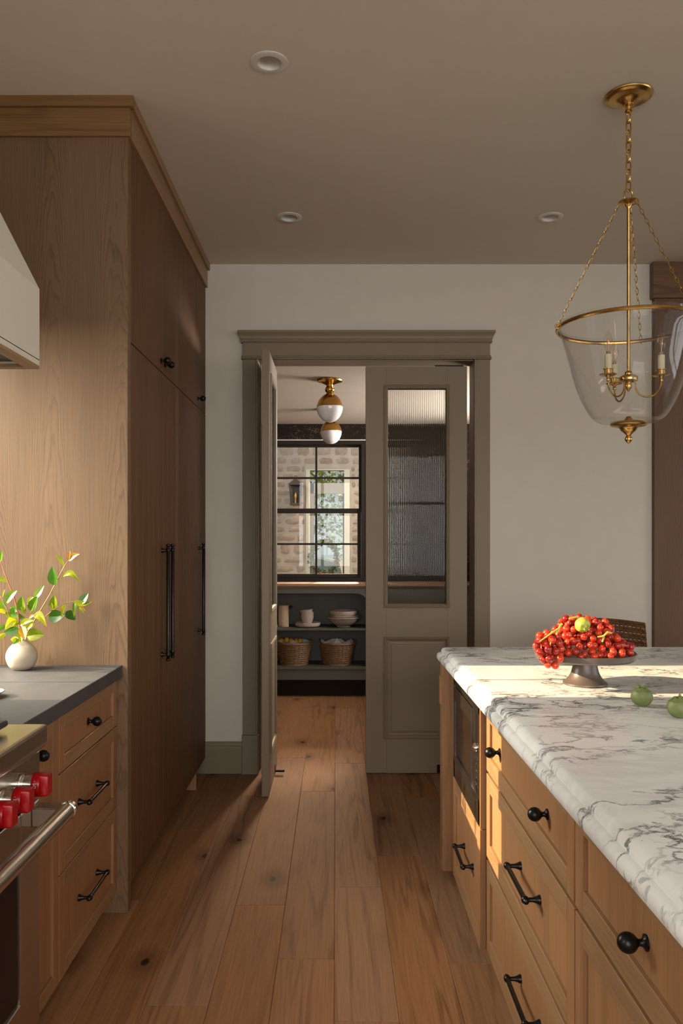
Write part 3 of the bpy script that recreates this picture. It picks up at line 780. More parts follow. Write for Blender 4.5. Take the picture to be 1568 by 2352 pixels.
for i, (yk, marks) in enumerate(((1.925, (('LO', 172), ('-', 196), ('-', 150))), (1.81, (('LO', 172), ('-', 196), ('-', 150))), (1.715, (('450', 152), ('400', 176), ('350', 200), ('-', 132))), (1.60, (('LO', 205), ('-', 225))))):
    zk = 0.822
    kx = RX
    ax = Vector((1, 0, 0.0))
    o = Vector((kx, yk, zk))
    kb = MB().lathe([(0.026, 0), (0.026, 0.012), (0.0245, 0.016), (0.0235, 0.018), (0.0235, 0.021), (0.025, 0.022), (0.025, 0.040)], o, ax, 28).build('knob', steel_pol, rg)
    kb['label'] = 'control knob with steel bezel and red cap'
    m = MB().lathe([(0.0275, 0.0), (0.0285, 0.002), (0.0285, 0.017), (0.027, 0.020), (0.02, 0.0205)], o + ax * 0.040, ax, 28)
    m.rings([[(kx + 0.058 + h, yk + a * sy_, zk + b * sz_) for a, b in arc(0, 0, 1, 0, 360, 23)[:-1]] for h, sy_, sz_ in ()], caps=False) if False else None
    loops = []
    for h, k in ((0.0, 1.0), (0.017, 0.98), (0.021, 0.88)):
        pts = []
        for a, b in ((-1, -1), (1, -1), (1, 1), (-1, 1)):
            for q in range(4):
                an = math.atan2(b, a) - math.pi / 4 + q * math.pi / 6
                pts.append((kx + 0.056 + h, yk + (a * 0.012 + 0.005 * math.cos(an)) * k, zk + (b * 0.021 + 0.005 * math.sin(an)) * k))
        loops.append(pts)
    m.rings(loops)
    rk = m.build('red_cap', red_knob, kb)
    for body, ang in marks:
        me = text_mesh(body, 0.0095 if len(body) < 5 else 0.007)
        a = R(ang)
        nrm = Vector((0, math.cos(a), math.sin(a)))
        up = Vector((0, -math.sin(a), math.cos(a))); xr = ax.copy()
        # text reads around the skirt: baseline along the tangent
        M3 = Matrix((up, xr, up.cross(xr))).transposed()
        if M3.col[2].dot(nrm) < 0: M3 = Matrix((-up, xr, (-up).cross(xr))).transposed()
        pos = o + ax * 0.0495 + nrm * 0.0287 - ORG[kb]
        me.transform(Matrix.Translation(pos) @ M3.to_4x4())
        me.materials.clear(); me.materials.append(white_ink)
        t2 = bpy.data.objects.new('dial_marking', me); COL.objects.link(t2); t2.parent = kb
# little dish at the frame edge
sp = MB().lathe([(0.03, 0), (0.044, 0.004), (0.056, 0.012), (0.060, 0.015), (0.058, 0.017), (0.045, 0.008), (0.001, 0.006)], (-1.052, 2.42, 0.9325), (0, 0, 1), 32)
tag(sp.build('spoon_rest', ceramic), 'small white dish on the dark worktop at the left edge', 'dish')
# ================================================================== ISLAND
IX = 0.479
def island_unit(name, y0, y1, lab):
    b = thing(name, (1.0, (y0 + y1) / 2, 0), lab, 'cabinet', 'oak cabinets of the island')
    MB().box(IX + 0.021, 1.30, y0 + 0.001, y1 - 0.001, 0.10, 0.884).build('body', wood_v2, b)
    MB().box(IX + 0.08, 1.25, y0 + 0.001, y1 - 0.001, 0.0, 0.10).build('toe_kick', dark, b)
    return b
def bank(y0, y1, lab, knobs, py):
    b = island_unit('drawer_cabinet', y0, y1, lab)
    for z0, z1, k in ((0.673, 0.882, 'k'), (0.400, 0.663, 'p'), (0.105, 0.388, 'p')):
        d = shaker('drawer', IX, -1, y0 + 0.003, y1 - 0.003, z0, z1, b, fr=0.05)
        if k == 'k':
            for y in knobs: knob(MB(), (IX + 0.009, y, 0.772), -1).build('knob', black_iron, d)
        else:
            z = 0.545 if z0 > 0.3 else 0.248
            for y in py: pull(MB(), (IX + 0.009, y - 0.1, z), (IX + 0.009, y + 0.1, z), -1).build('pull', black_iron, d)
    return b
bank(1.625, 2.572, 'island drawer cabinet next to the microwave with two ball knobs', (2.40, 1.862), (2.03,))
bank(0.68, 1.622, 'island drawer cabinet cut by the right edge, one ball knob in view', (1.27, 0.9), (1.05,))
MX = 0.462
mc = thing('microwave_cabinet', (0.9, 2.88, 0), 'oak island cabinet under the built in microwave, standing proud', 'cabinet')
MB().box(MX + 0.022, 1.30, 2.594, 3.18, 0.09, 0.478).box(MX + 0.002, 1.30, 2.592, 2.604, 0.476, 0.884).box(MX + 0.002, 1.30, 3.17, 3.18, 0.476, 0.884).build('body', wood_v2, mc)
MB().box(MX + 0.08, 1.25, 2.60, 3.17, 0.0, 0.09).build('toe_kick', dark, mc)
d = shaker('drawer', MX, -1, 2.592, 3.18, 0.09, 0.474, mc, fr=0.05)
pull(MB(), (MX + 0.009, 2.765, 0.286), (MX + 0.009, 2.95, 0.286), -1).build('pull', black_iron, d)
# built-in microwave
mw = thing('microwave_oven', (0.7, 2.885, 0.478), 'built in stainless microwave with black glass in the island end', 'microwave')
y0, y1, z0, z1 = 2.606, 3.168, 0.479, 0.883
MB().box(MX + 0.02, 0.95, y0, y1, z0, z1).build('body', dark, mw)
m = MB().box(MX, MX + 0.02, y0, y1, z1 - 0.045, z1, 0.002).box(MX, MX + 0.02, y0, y0 + 0.018, z0, z1, 0.002).box(MX, MX + 0.02, y1 - 0.03, y1, z0, z1, 0.002).box(MX, MX + 0.02, y0, y1, z0, z0 + 0.085, 0.002)
m.build('frame', dark_steel, mw)
MB().box(MX + 0.004, MX + 0.019, y0 + 0.135, y1 - 0.03, z0 + 0.087, z1 - 0.047, 0.001).build('door_glass', black_glass, mw)
m = MB().box(MX - 0.003, MX + 0.012, y0 + 0.135, y1 - 0.03, z1 - 0.10, z1 - 0.048, 0.002).box(MX - 0.002, MX + 0.006, y0 + 0.132, y0 + 0.14, z0 + 0.087, z1 - 0.048)
m.build('door_band', dark_steel, mw)
MB().box(MX + 0.004, MX + 0.019, y0 + 0.018, y0 + 0.132, z0 + 0.087, z1 - 0.047, 0.001).build('control_panel', black_glass, mw)
m = MB().prism([(MX - 0.007, z0 + 0.082), (MX + 0.004, z0 + 0.088), (MX + 0.004, z0 + 0.070), (MX - 0.006, z0 + 0.076)], 1, y0 + 0.02, y1 - 0.03)
m.build('handle_lip', dark_steel, mw)
MB().lathe([(0.014, 0), (0.014, 0.012), (0.011, 0.016), (0.001, 0.016)], (MX + 0.004, y0 + 0.055, 0.72), (-1, 0, 0), 20).build('dial', chrome, mw)
for i in range(5):
    for j in range(2):
        MB().box(MX + 0.001, MX + 0.005, y0 + 0.035 + j * 0.04, y0 + 0.052 + j * 0.04, 0.685 - i * 0.022 - 0.006, 0.685 - i * 0.022, 0.001).build('button', chrome, mw)
# end leg and its socket plate
lg = thing('island_leg', (0.5, 3.455, 0), 'square oak leg under the far corner of the marble island', 'leg post')
MB().box(0.452, 0.53, 3.42, 3.498, 0.0, 0.884, 0.002).build('post', wood_v2, lg)
MB().box(0.446, 0.4525, 3.43, 3.488, 0.70, 0.82, 0.002).build('side_plate', wood_v2, lg)
MB().box(0.53, 1.30, 3.44, 3.48, 0.05, 0.884).box(0.53, 1.30, 3.185, 3.44, 0.1, 0.3).build('end_rail', wood_v2, lg)
# marble slab with an ogee edge
def rrect(x0, x1, y0, y1, r, z, n=5):
    pts = []
    for cx, cy, a in ((x1 - r, y1 - r, 0), (x0 + r, y1 - r, 90), (x0 + r, y0 + r, 180), (x1 - r, y0 + r, 270)):
        for p in arc(cx, cy, r, a, a + 90, n): pts.append((p[0], p[1], z))
    return pts
prof = [(0.012, 0.885), (0.003, 0.887), (0.0, 0.893), (0.0, 0.903), (0.002, 0.910), (0.007, 0.9155), (0.0125, 0.9175), (0.0165, 0.918), (0.0168, 0.925), (0.0185, 0.931), (0.0225, 0.936), (0.029, 0.939), (0.036, 0.94)]
mb = MB().rings([rrect(0.437 + i, 1.75 - i, -0.55 + i, 3.52 - i, 0.022, z) for i, z in prof], smooth=True)
mb.sm[-1] = False; mb.sm[-2] = False
tag(mb.build('marble_worktop', marble), 'white marble island worktop with dark grey veins and a moulded edge', 'worktop')

# ------------------------------------------------------------------ cake stand with grapes
IZ = 0.94
cx, cy = 0.798, 2.59
cs = MB().lathe([(0.0, 0.0), (0.066, 0.0), (0.0695, 0.003), (0.069, 0.007), (0.060, 0.014), (0.050, 0.025), (0.043, 0.040), (0.0385, 0.058), (0.037, 0.078), (0.12, 0.080), (0.150, 0.083), (0.156, 0.088), (0.1575, 0.104), (0.155, 0.106), (0.152, 0.104), (0.148, 0.096), (0.0, 0.094)], (cx, cy, IZ), (0, 0, 1), 56, caps=False)
tag(cs.build('cake_stand', brown_stand), 'dark brown pedestal stand heaped with red grapes on the marble island', 'stand')
PT = IZ + 0.095
me_b = MB().ball((0, 0, 0), 0.0118, 16, 10)
gproto = me_b.build('grape', grape_m); gmesh = gproto.data; bpy.data.objects.remove(gproto)
bunches = []
for nm, lab in (((0.698, cy, PT), 'red grape bunch hanging over the left rim of the stand'), ((0.80, cy, PT), 'red grape bunch heaped in the middle of the stand'), ((0.90, cy, PT), 'red grape bunch lying low at the right of the stand')):
    bunches.append(thing('grape_bunch', nm, lab, 'grapes', 'red grapes on the pedestal stand'))
def hmax(x, y):
    u = (x - cx); v = (y - cy)
    tbl = [(-0.16, 0.035), (-0.13, 0.055), (-0.10, 0.075), (-0.06, 0.122), (-0.01, 0.128), (0.04, 0.118), (0.075, 0.112), (0.085, 0.075), (0.11, 0.05), (0.135, 0.045), (0.15, 0.03)]
    h = 0
    for (a, ha), (b, hb) in zip(tbl, tbl[1:]):
        if a <= u <= b: h = ha + (hb - ha) * (u - a) / (b - a)
    return h * max(0, 1 - (abs(v) / 0.135) ** 2.2)
pts = []
rr = random.Random(3)
TOM = Vector(P(1337, 1435, 2.50))
tries = 0
while tries < 60000 and len(pts) < 190:
    tries += 1
    x = cx + rr.uniform(-0.15, 0.148); y = cy + rr.uniform(-0.13, 0.10); h = hmax(x, y)
    if (x - cx) ** 2 + (y - cy) ** 2 > 0.142 ** 2: continue
    if h < 0.012: continue
    lo = max(0.012, h - 0.034)
    z = PT + rr.uniform(lo, max(h - 0.006, lo + 0.001))
    p = Vector((x, y, z))
    if (p - TOM).length < 0.031: continue
    if all((p - q).length > 0.0212 for q in pts): pts.append(p)
for i in range(12000):  # part of the left bunch spilling over the rim
    d = Vector((rr.uniform(-1, 1), rr.uniform(-1, 1), rr.uniform(-1, 1)))
    if d.length > 1: continue
    p = Vector((0.650 + 0.040 * d.x, 2.475 + 0.034 * d.y, 1.070 + 0.052 * d.z))
    p.x += 0.012 * -d.z * (d.z < 0)
    if (Vector((p.x - cx, p.y - cy, 0)).length < 0.171) and p.z < PT + 0.014: continue
    if all((p - q).length > 0.0205 for q in pts): pts.append(p)
for p in pts:
    b = bunches[0] if p.x < 0.745 else (bunches[1] if p.x < 0.862 else bunches[2])
    g = bpy.data.objects.new('grape', gmesh); COL.objects.link(g); g.parent = b; g.location = p - ORG[b]
    k = rr.uniform(0.9, 1.05); g.scale = (k, k, k * rr.uniform(1.0, 1.08)); g.rotation_euler = (rr.uniform(-.5, .5), rr.uniform(-.5, .5), rr.uniform(0, 6))
MB().tube([P(1238, 1474, 2.45), P(1252, 1464, 2.445), P(1268, 1452, 2.445), P(1282, 1444, 2.45), P(1290, 1433, 2.46)], [0.0014, 0.002, 0.0026, 0.003, 0.0035], 7).tube([P(1277, 1458, 2.45), P(1282, 1446, 2.45), P(1287, 1434, 2.455)], 0.0028, 7).tube([P(1263, 1480, 2.44), P(1267, 1469, 2.45)], 0.0022, 7).build('stem', stem_g, bunches[0])
MB().tube([P(1306, 1421, 2.47), P(1318, 1418, 2.47), P(1328, 1417, 2.48)], 0.0028, 7).build('stem', stem_g, bunches[1])
MB().tube([P(1372, 1463, 2.44), P(1385, 1461, 2.44), P(1395, 1452, 2.44), P(1404, 1454, 2.445)], [0.002, 0.003, 0.0034, 0.0028], 7).tube([P(1383, 1474, 2.445), P(1387, 1462, 2.44)], 0.0026, 7).build('stem', stem_g, bunches[2])
# tomatillos
def tomatillo(c, r, mat, lab, tilt, seed):
    rr = random.Random(seed)
    t_ = thing('tomatillo', c - Vector((0, 0, r)) if tilt is None else c, lab, 'tomatillo', 'tomatillos in papery husks')
    ax = Vector((0, 0, 1)) if tilt is None else Vector(tilt).normalized()
    q = ax.to_track_quat('Z', 'X')
    m = MB(); pts = []
    nr, ns = 14, 30
    for i in range(nr + 1):
        th = math.pi * i / nr; row = []
        for k in range(ns):
            a = 2 * math.pi * k / ns
            rad = r * math.sin(th) * (1 + 0.05 * abs(math.cos(2.5 * a)) * math.sin(th) - 0.02)
            z = -r * 0.95 * math.cos(th)
            if i > 8:
                q_ = (i - 8) / 6
                rag = 0.5 + 0.5 * math.sin(3 * a + seed) * math.sin(2 * a + 2 * seed)
                rad = max(rad, r * (0.78 - 0.45 * q_)) if i < nr else r * 0.16
                z = r * (0.42 + 0.62 * q_ * (0.7 + 0.6 * rag)) if i < nr else r * 0.72
            p = Vector((rad * math.cos(a), rad * math.sin(a), z)); p += Vector((rr.uniform(-1, 1), rr.uniform(-1, 1), rr.uniform(-1, 1))) * r * 0.012
            row.append(c + q @ p)
        pts.append(row)
    m.rings(pts, smooth=True, caps=True); m.build('husk', mat, t_)
    m = MB().tube([c + ax * r * 0.85, c + ax * r * 1.05 + Vector((0.002, 0, 0)), c + ax * r * 1.16 + Vector((0.004, 0, 0.001))], [0.0035, 0.0025, 0.003], 7)
    for k in range(6):
        a = k * math.pi / 3
        d = q @ Vector((math.cos(a), math.sin(a), 0)); 
        m.tube([c + ax * r * 0.93, c + ax * r * 0.93 + d * r * 0.35 - ax * r * 0.02, c + ax * r * 0.82 + d * r * 0.62], [0.002, 0.0014, 0.0006], 5)
    m.build('calyx', mat, t_)
    return t_
tomatillo(TOM, 0.0235, husk_y, 'yellow green tomatillo nestled on top of the red grapes', (0.35, -0.65, -0.4), 2)
tomatillo(Vector((0.851, 2.25, IZ + 0.0275)), 0.029, husk_g, 'green tomatillo on the marble in front of the grape stand', None, 5)
tomatillo(Vector((0.892, 2.105, IZ + 0.0275)), 0.029, husk_g, 'green tomatillo on the marble, nearest and cut by the right edge', None, 9)

# woven stool behind the island
ch = thing('woven_stool', (1.30, 3.75, 0), 'dark woven rattan stool behind the far end of the island', 'stool')
wb = MB()
def back_pt(u, v, off=0.0):
    x = 1.30 + (u - 0.5) * (0.40 + 0.03 * (1 - v)); z = 0.62 + 0.385 * v + 0.012 * math.sin(math.pi * u) * v - 0.012 * u * v
    y = 3.90 + 0.05 * (1 - (2 * u - 1) ** 2) + 0.03 * v + off
    return (x, y, z)
for i in range(26):
    v = i / 25
    wb.tube([back_pt(k / 44, v, 0.004 * (1 if (k + i) % 2 else -1)) for k in range(45)], 0.0075, 5)
for k in range(23):
    u = k / 22
    wb.tube([back_pt(u, i / 25) for i in range(26)], 0.004, 5)
wv = wb.build('woven_back', wicker_d, ch)
m = MB().box(1.09, 1.51, 3.52, 3.93, 0.60, 0.66, 0.012)
m.build('seat', wicker_d, ch)
for sx in (1.105, 1.475):
    for sy in (3.54, 3.90): MB().box(sx, sx + 0.03, sy, sy + 0.03, 0.0, 0.60, 0.003).build('leg', wood_post, ch)
# ------------------------------------------------------------------ pendant lantern
pc = Vector((1.089, 3.01, CEIL))
pd = thing('pendant_lantern', tuple(pc), 'large brass and clear glass bell lantern hanging over the island', 'lantern')
MB().lathe([(0.0, 0), (0.085, 0), (0.087, -0.003), (0.085, -0.007), (0.078, -0.009), (0.075, -0.013), (0.070, -0.015), (0.05, -0.017), (0.036, -0.022), (0.026, -0.032), (0.022, -0.036), (0.022, -0.042), (0.013, -0.045), (0.011, -0.055), (0.014, -0.060), (0.008, -0.066), (0.0, -0.067)], pc, (0, 0, 1), 40, caps=False).build('canopy', brass, pd)
def link_pts(c, d, side, ln, wd, n=16):
    """stadium-shaped link centred at c along d, lying in the plane of d and side"""
    out = []
    for k in range(n):
        a = 2 * math.pi * k / n
        ca, sa = math.cos(a), math.sin(a)
        e = (abs(ca) ** 0.7) * (1 if ca >= 0 else -1)
        out.append(c + d * (ln / 2 * e) + side * (wd / 2 * sa))
    return out
dn = Vector((0, 0, -1)); z = CEIL - 0.062
zs_, z_end = z, 2.70
n = 8; pitch = (zs_ - z_end) / n
lm = MB().tube(link_pts(Vector((0, 0, 0)), dn, Vector((1, 0, 0)), pitch * 1.30, 0.0205), 0.0029, 7, closed=True).build('chain_link', brass, pd, local=True)
for i in range(n):
    o = lm if i == 0 else lm.copy()
    if i: COL.objects.link(o); o.parent = pd
    o.location = (0, 0, zs_ - pitch * (i + 0.5) - CEIL); o.rotation_euler = (0, 0, R(20 if i % 2 else 105))
MB().tube(link_pts(Vector((pc.x, pc.y, 2.681)), dn, Vector((0.95, 0.3, 0)), 0.046, 0.036), 0.0032, 8, closed=True).build('hanging_ring', brass, pd)
MB().lathe([(0.0, 2.668), (0.012, 2.668), (0.028, 2.664), (0.036, 2.660), (0.037, 2.656), (0.030, 2.653), (0.014, 2.648), (0.009, 2.640), (0.0065, 2.632), (0.0062, 2.03), (0.012, 2.026), (0.014, 2.018), (0.012, 2.012)], (pc.x, pc.y, 0), (0, 0, 1), 24, caps=False).build('centre_rod', brass, pd)
MB().lathe([(0.012, 2.016), (0.022, 2.013), (0.032, 2.008), (0.034, 2.000), (0.032, 1.993), (0.020, 1.988), (0.010, 1.986), (0.012, 1.976), (0.010, 1.964), (0.001, 1.952)], (pc.x, pc.y, 0), (0, 0, 1), 28, caps=False).build('arm_hub', brass, pd)
RZ, RR = 2.195, 0.257
MB().lathe([(RR - 0.004, RZ - 0.0065), (RR + 0.003, RZ - 0.0065), (RR + 0.0055, RZ - 0.002), (RR + 0.0045, RZ + 0.004), (RR, RZ + 0.0075), (RR - 0.004, RZ + 0.0065)], (pc.x, pc.y, 0), (0, 0, 1), 72, caps=False).build('rim_band', brass, pd)
gp = [(0.055, 1.834), (0.085, 1.836), (0.110, 1.843), (0.134, 1.862), (0.160, 1.905), (0.181, 1.953), (0.199, 2.010), (0.220, 2.092), (0.240, 2.165), (0.2505, 2.195), (0.256, 2.212)]
sp_ = []
for i in range(len(gp) - 1):
    for k in range(3):
        t_ = k / 3; p0 = gp[max(i - 1, 0)]; p1 = gp[i]; p2 = gp[i + 1]; p3 = gp[min(i + 2, len(gp) - 1)]
        sp_.append(tuple(0.5 * (2 * p1[j] + (p2[j] - p0[j]) * t_ + (2 * p0[j] - 5 * p1[j] + 4 * p2[j] - p3[j]) * t_ ** 2 + (3 * p1[j] - p0[j] - 3 * p2[j] + p3[j]) * t_ ** 3) for j in (0, 1)))
sp_.append(gp[-1])
outer = sp_; inner = [(r - 0.003, z + (0.003 if i < 6 else 0)) for i, (r, z) in enumerate(sp_)]
MB().lathe(outer + inner[::-1], (pc.x, pc.y, 0), (0, 0, 1), 72, caps=False).build('glass_bowl', bowl_glass, pd)
MB().lathe([(0.0, 1.862), (0.008, 1.86), (0.010, 1.855), (0.02, 1.845), (0.045, 1.8415), (0.056, 1.838), (0.064, 1.834), (0.066, 1.829), (0.062, 1.825), (0.045, 1.822), (0.033, 1.817), (0.030, 1.812), (0.026, 1.806), (0.020, 1.802), (0.014, 1.796), (0.010, 1.793), (0.008, 1.789), (0.012, 1.783), (0.0135, 1.777), (0.012, 1.770), (0.007, 1.764), (0.0005, 1.759)], (pc.x, pc.y, 0), (0, 0, 1), 36, caps=False).build('finial', brass, pd)
# three side chains of small bent links
lk = None
for ai, ang in enumerate((181, 60, -60)):
    a = R(ang); rad = Vector((math.cos(a), math.sin(a), 0))
    top = Vector((pc.x, pc.y, 2.652)) + rad * 0.034; bot = Vector((pc.x, pc.y, RZ)) + rad * (RR + 0.009)
    d = (bot - top); ln = d.length; d.normalize(); nl = 22; pt = ln / nl
    side = rad.cross(Vector((0, 0, 1)))
    if lk is None:
        m = MB()
        pts = []
        for k in range(18):
            t2 = 2 * math.pi * k / 18
            pts.append(Vector((0.0048 * math.sin(t2) * (1 + 0.25 * math.cos(t2)), 0, pt * 0.60 * math.cos(t2))))
        m.tube(pts, 0.0012, 6, closed=True)
        lk = m.build('chain_link', brass, pd, local=True); first = True
    for i in range(nl):
        o = lk if (first and i == 0) else lk.copy()
        if not (first and i == 0): COL.objects.link(o); o.parent = pd
        first = False if i == 0 else first
        o.location = top + d * pt * (i + 0.5) - pc
        q = (-d).to_track_quat('Z', 'Y')
        o.rotation_mode = 'QUATERNION'
        o.rotation_quaternion = q @ Matrix.Rotation(R(35 if i % 2 else 125), 3, 'Z').to_quaternion()
    MB().tube(link_pts(bot, Vector((0, 0, 1)), rad, 0.016, 0.016, 14), 0.0018, 7, closed=True).build('chain_eye', brass, pd)
# three candle arms
for ang in (-25, 212, 97):
    a = R(ang); rad = Vector((math.cos(a), math.sin(a), 0)); c0 = Vector((pc.x, pc.y, 0))
    path = []
    r0, r1, zt, dep = 0.022, 0.113, 1.992, 0.062
    for k in range(15):
        t_ = k / 14; path.append(c0 + rad * (r0 + (r1 - r0) * (1 - math.cos(math.pi * t_)) / 2) + Vector((0, 0, zt - 0.002 - dep * math.sin(math.pi * t_) ** 0.8)))
    cb = MB().tube(path, 0.0031, 9).lathe([(0.0045, -0.012), (0.006, -0.010), (0.006, -0.004), (0.0045, 0.0), (0.009, 0.005), (0.012, 0.008), (0.030, 0.0105), (0.0315, 0.013), (0.014, 0.0135), (0.014, 0.03), (0.0185, 0.031), (0.0185, 0.033), (0.0, 0.033)], c0 + rad * r1 + Vector((0, 0, zt)), (0, 0, 1), 22, caps=False).build('candle_arm', brass, pd)
    b0 = c0 + rad * r1 + Vector((0, 0, zt + 0.033))
    MB().lathe([(0.0125, 0), (0.0125, 0.052), (0.008, 0.052)], b0, (0, 0, 1), 18).build('candle_sleeve', sleeve, cb)
    MB().lathe([(0.0075, 0.052), (0.0075, 0.062), (0.006, 0.064)], b0, (0, 0, 1), 16).build('bulb_cap', chrome, cb)
    bp_ = [(0.0065, 0.063), (0.010, 0.072), (0.0145, 0.084), (0.0165, 0.096), (0.0155, 0.108), (0.0115, 0.122), (0.006, 0.134), (0.0015, 0.141), (0.0003, 0.142)]
    MB().lathe(bp_, b0, (0, 0, 1), 22, caps=False).build('bulb', bulb_glass, cb)
    m = MB().tube([b0 + Vector((0, 0, 0.062)), b0 + Vector((0, 0, 0.078))], 0.002, 6)
    for k in range(4):
        v = Vector((math.cos(k * 1.57 + .4), math.sin(k * 1.57 + .4), 0)) * 0.006
        m.tube([b0 + v * 0.4 + Vector((0, 0, 0.078)), b0 + v + Vector((0, 0, 0.112))], 0.0011, 5)
    m.build('filament', filament, cb)
# ------------------------------------------------------------------ recessed ceiling lights
first = None
for (x, y), lab in zip(((-0.229, 2.80), (-0.237, 4.15), (1.10, 4.15)), ('white recessed ceiling downlight nearest the tall crown corner', 'white recessed ceiling downlight above the pantry door', 'white recessed ceiling downlight left of the pendant chains')):
    if first is None:
        o = first = thing('recessed_downlight', (x, y, CEIL), lab, 'downlight', 'recessed downlights')
        MB().lathe([(0.0655, 0.0005), (0.0655, -0.003), (0.061, -0.0045), (0.0445, -0.0055), (0.042, -0.005), (0.041, 0.002)], (x, y, CEIL), (0, 0, 1), 48, caps=False).build('trim_ring', white_trim, o)
        MB().lathe([(0.041, -0.004), (0.0255, 0.036), (0.0255, 0.044)], (x, y, CEIL), (0, 0, 1), 40, caps=False).build('baffle', white_trim, o)
        m = MB()
        for r_ in range(5): m.lathe([(0.026 - r_ * 0.005, 0.037), (0.0235 - r_ * 0.005, 0.034), (0.0212 - r_ * 0.005, 0.037)], (x, y, CEIL), (0, 0, 1), 32, caps=False)
        m.lathe([(0.026, 0.0375), (0.0, 0.0376)], (x, y, CEIL), (0, 0, 1), 32, caps=False)
        m.build('lens', white_trim, o)
    else: dup(first, (x, y, CEIL), lab)

# ------------------------------------------------------------------ vase and branches
VYb = 2.935
vc = Vector(((50 - VX) / (F / VYb), VYb, 0.9325))
def spline(g, n=4):
    out = []
    for i in range(len(g) - 1):
        p0, p1, p2, p3 = g[max(i - 1, 0)], g[i], g[i + 1], g[min(i + 2, len(g) - 1)]
        for k in range(n):
            t_ = k / n
            out.append(tuple(0.5 * (2 * p1[j] + (p2[j] - p0[j]) * t_ + (2 * p0[j] - 5 * p1[j] + 4 * p2[j] - p3[j]) * t_ ** 2 + (3 * p1[j] - p0[j] - 3 * p2[j] + p3[j]) * t_ ** 3) for j in (0, 1)))
    return out + [g[-1]]
vs_ = MB().lathe([(0.0, 0.0), (0.026, 0.0)] + spline([(0.026, 0.0), (0.032, 0.003), (0.046, 0.016), (0.0545, 0.040), (0.0535, 0.060), (0.043, 0.081), (0.027, 0.096), (0.0185, 0.104), (0.0165, 0.111), (0.0178, 0.117)]) + [(0.0155, 0.117), (0.0145, 0.108), (0.0145, 0.09), (0.0, 0.085)] if True else [(0.0, 0.0), (0.026, 0.0), (0.030, 0.002), (0.044, 0.014), (0.053, 0.034), (0.0545, 0.050), (0.050, 0.068), (0.039, 0.085), (0.026, 0.097), (0.018, 0.104), (0.0165, 0.110), (0.0175, 0.117), (0.0155, 0.117), (0.0145, 0.108), (0.0145, 0.09), (0.0, 0.085)], vc, (0, 0, 1), 44, caps=False)
tag(vs_.build('bud_vase', ceramic), 'round cream ceramic bud vase on the dark worktop', 'vase')
def leaf(parent, b, t, wd, mat, ya=0.0, yb=0.0, bend=0.12, side=0.3, base_y=VYb):
    B = P(b[0], b[1], base_y + ya); T = P(t[0], t[1], base_y + yb)
    d = T - B; ln = d.length; d.normalize()
    view = Vector((0, -1, 0))
    s_ = d.cross(view).normalized()
    s_ = (s_ * math.cos(side) + view * math.sin(side)).normalized(); nrm = s_.cross(d).normalized()
    if nrm.y > 0: nrm = -nrm
    W = wd / (F / base_y) / 2 * 1.22
    rows = []
    n = 8
    for i in range(n + 1):
        t_ = i / n
        ww = W * (math.sin(math.pi * t_ ** 0.8)) ** 0.75 * (1 - 0.25 * t_) if 0 < i < n else 0.0002
        c = B + d * ln * t_ + Vector((0, 0, 1)) * ln * bend * math.sin(math.pi * t_) - nrm * 0.0
        c -= Vector((0, 0, 1)) * ln * bend * 0.3 * t_ * t_
        rows.append([c + s_ * ww * k + nrm * abs(k) * ww * 0.35 for k in (-1, -0.5, 0, 0.5, 1)])
    o = MB().grid(rows).build('leaf', mat, parent, fix=False)
    return o
def branch(lab, pts, r0, mat, leaves):
    b = thing('leafy_branch', tuple(vc + Vector((0, 0, 0.1))), lab, 'branch', 'leafy branches in the cream vase')
    P3 = [vc + Vector((0.002 * random.uniform(-1, 1), 0.002, 0.088))] + [P(x, y, VYb + dy) for x, y, dy in pts]
    MB().tube(P3, [r0 * (1 - 0.55 * i / len(P3)) for i in range(len(P3))], 7).build('stem', mat, b)
    for lf in leaves:
        bb, tt, wd, mt, ya, yb = lf[:6]; kw = lf[6] if len(lf) > 6 else {}
        leaf(b, bb, tt, wd, mt, ya, yb, **kw)
LG, LD, LO = leaf_m, leaf_dark, leaf_orange
branch('tall brown branch reaching up right with an orange leaf tip', [(58, 1462, 0), (92, 1404, .02), (114, 1367, .03), (125, 1345, .03), (147, 1302, .035), (157, 1288, .04)], 0.0028, twig,
       [((157, 1288), (183, 1271), 13, LO, .04, .03), ((157, 1288), (161, 1264), 9, LO, .04, .04), ((148, 1300), (127, 1272), 9, LG, .035, .02), ((125, 1345), (120, 1301), 24, LD, .03, .02, dict(bend=0.0, side=0.2)), ((144, 1324), (183, 1333), 13, LG, .03, .02, dict(bend=0.3))])
branch('low branch spreading right along the oak panel', [(60, 1461, 0), (80, 1436, .01), (103, 1418, .02), (118, 1404, .03), (148, 1386, .045), (168, 1381, .055)], 0.0026, twig,
       [((124, 1399), (125, 1367), 20, LG, .03, .02, dict(bend=0.0)), ((112, 1416), (149, 1412), 28, LD, .03, .025, dict(bend=-0.05)), ((148, 1388), (141, 1418), 9, LG, .04, .02), ((171, 1384), (170, 1417), 9, LG, .05, .03), ((168, 1381), (212, 1383), 13, LG, .05, .055, dict(bend=-0.12)), ((185, 1387), (203, 1362), 18, LD, .055, .06, dict(bend=0.0)), ((178, 1396), (197, 1403), 9, LO, .05, .045), ((152, 1404), (173, 1424), 19, LD, .045, .05, dict(bend=0.0)), ((176, 1394), (194, 1410), 6, LG, .05, .04), ((120, 1402), (119, 1383), 6, LG, .03, .01)])
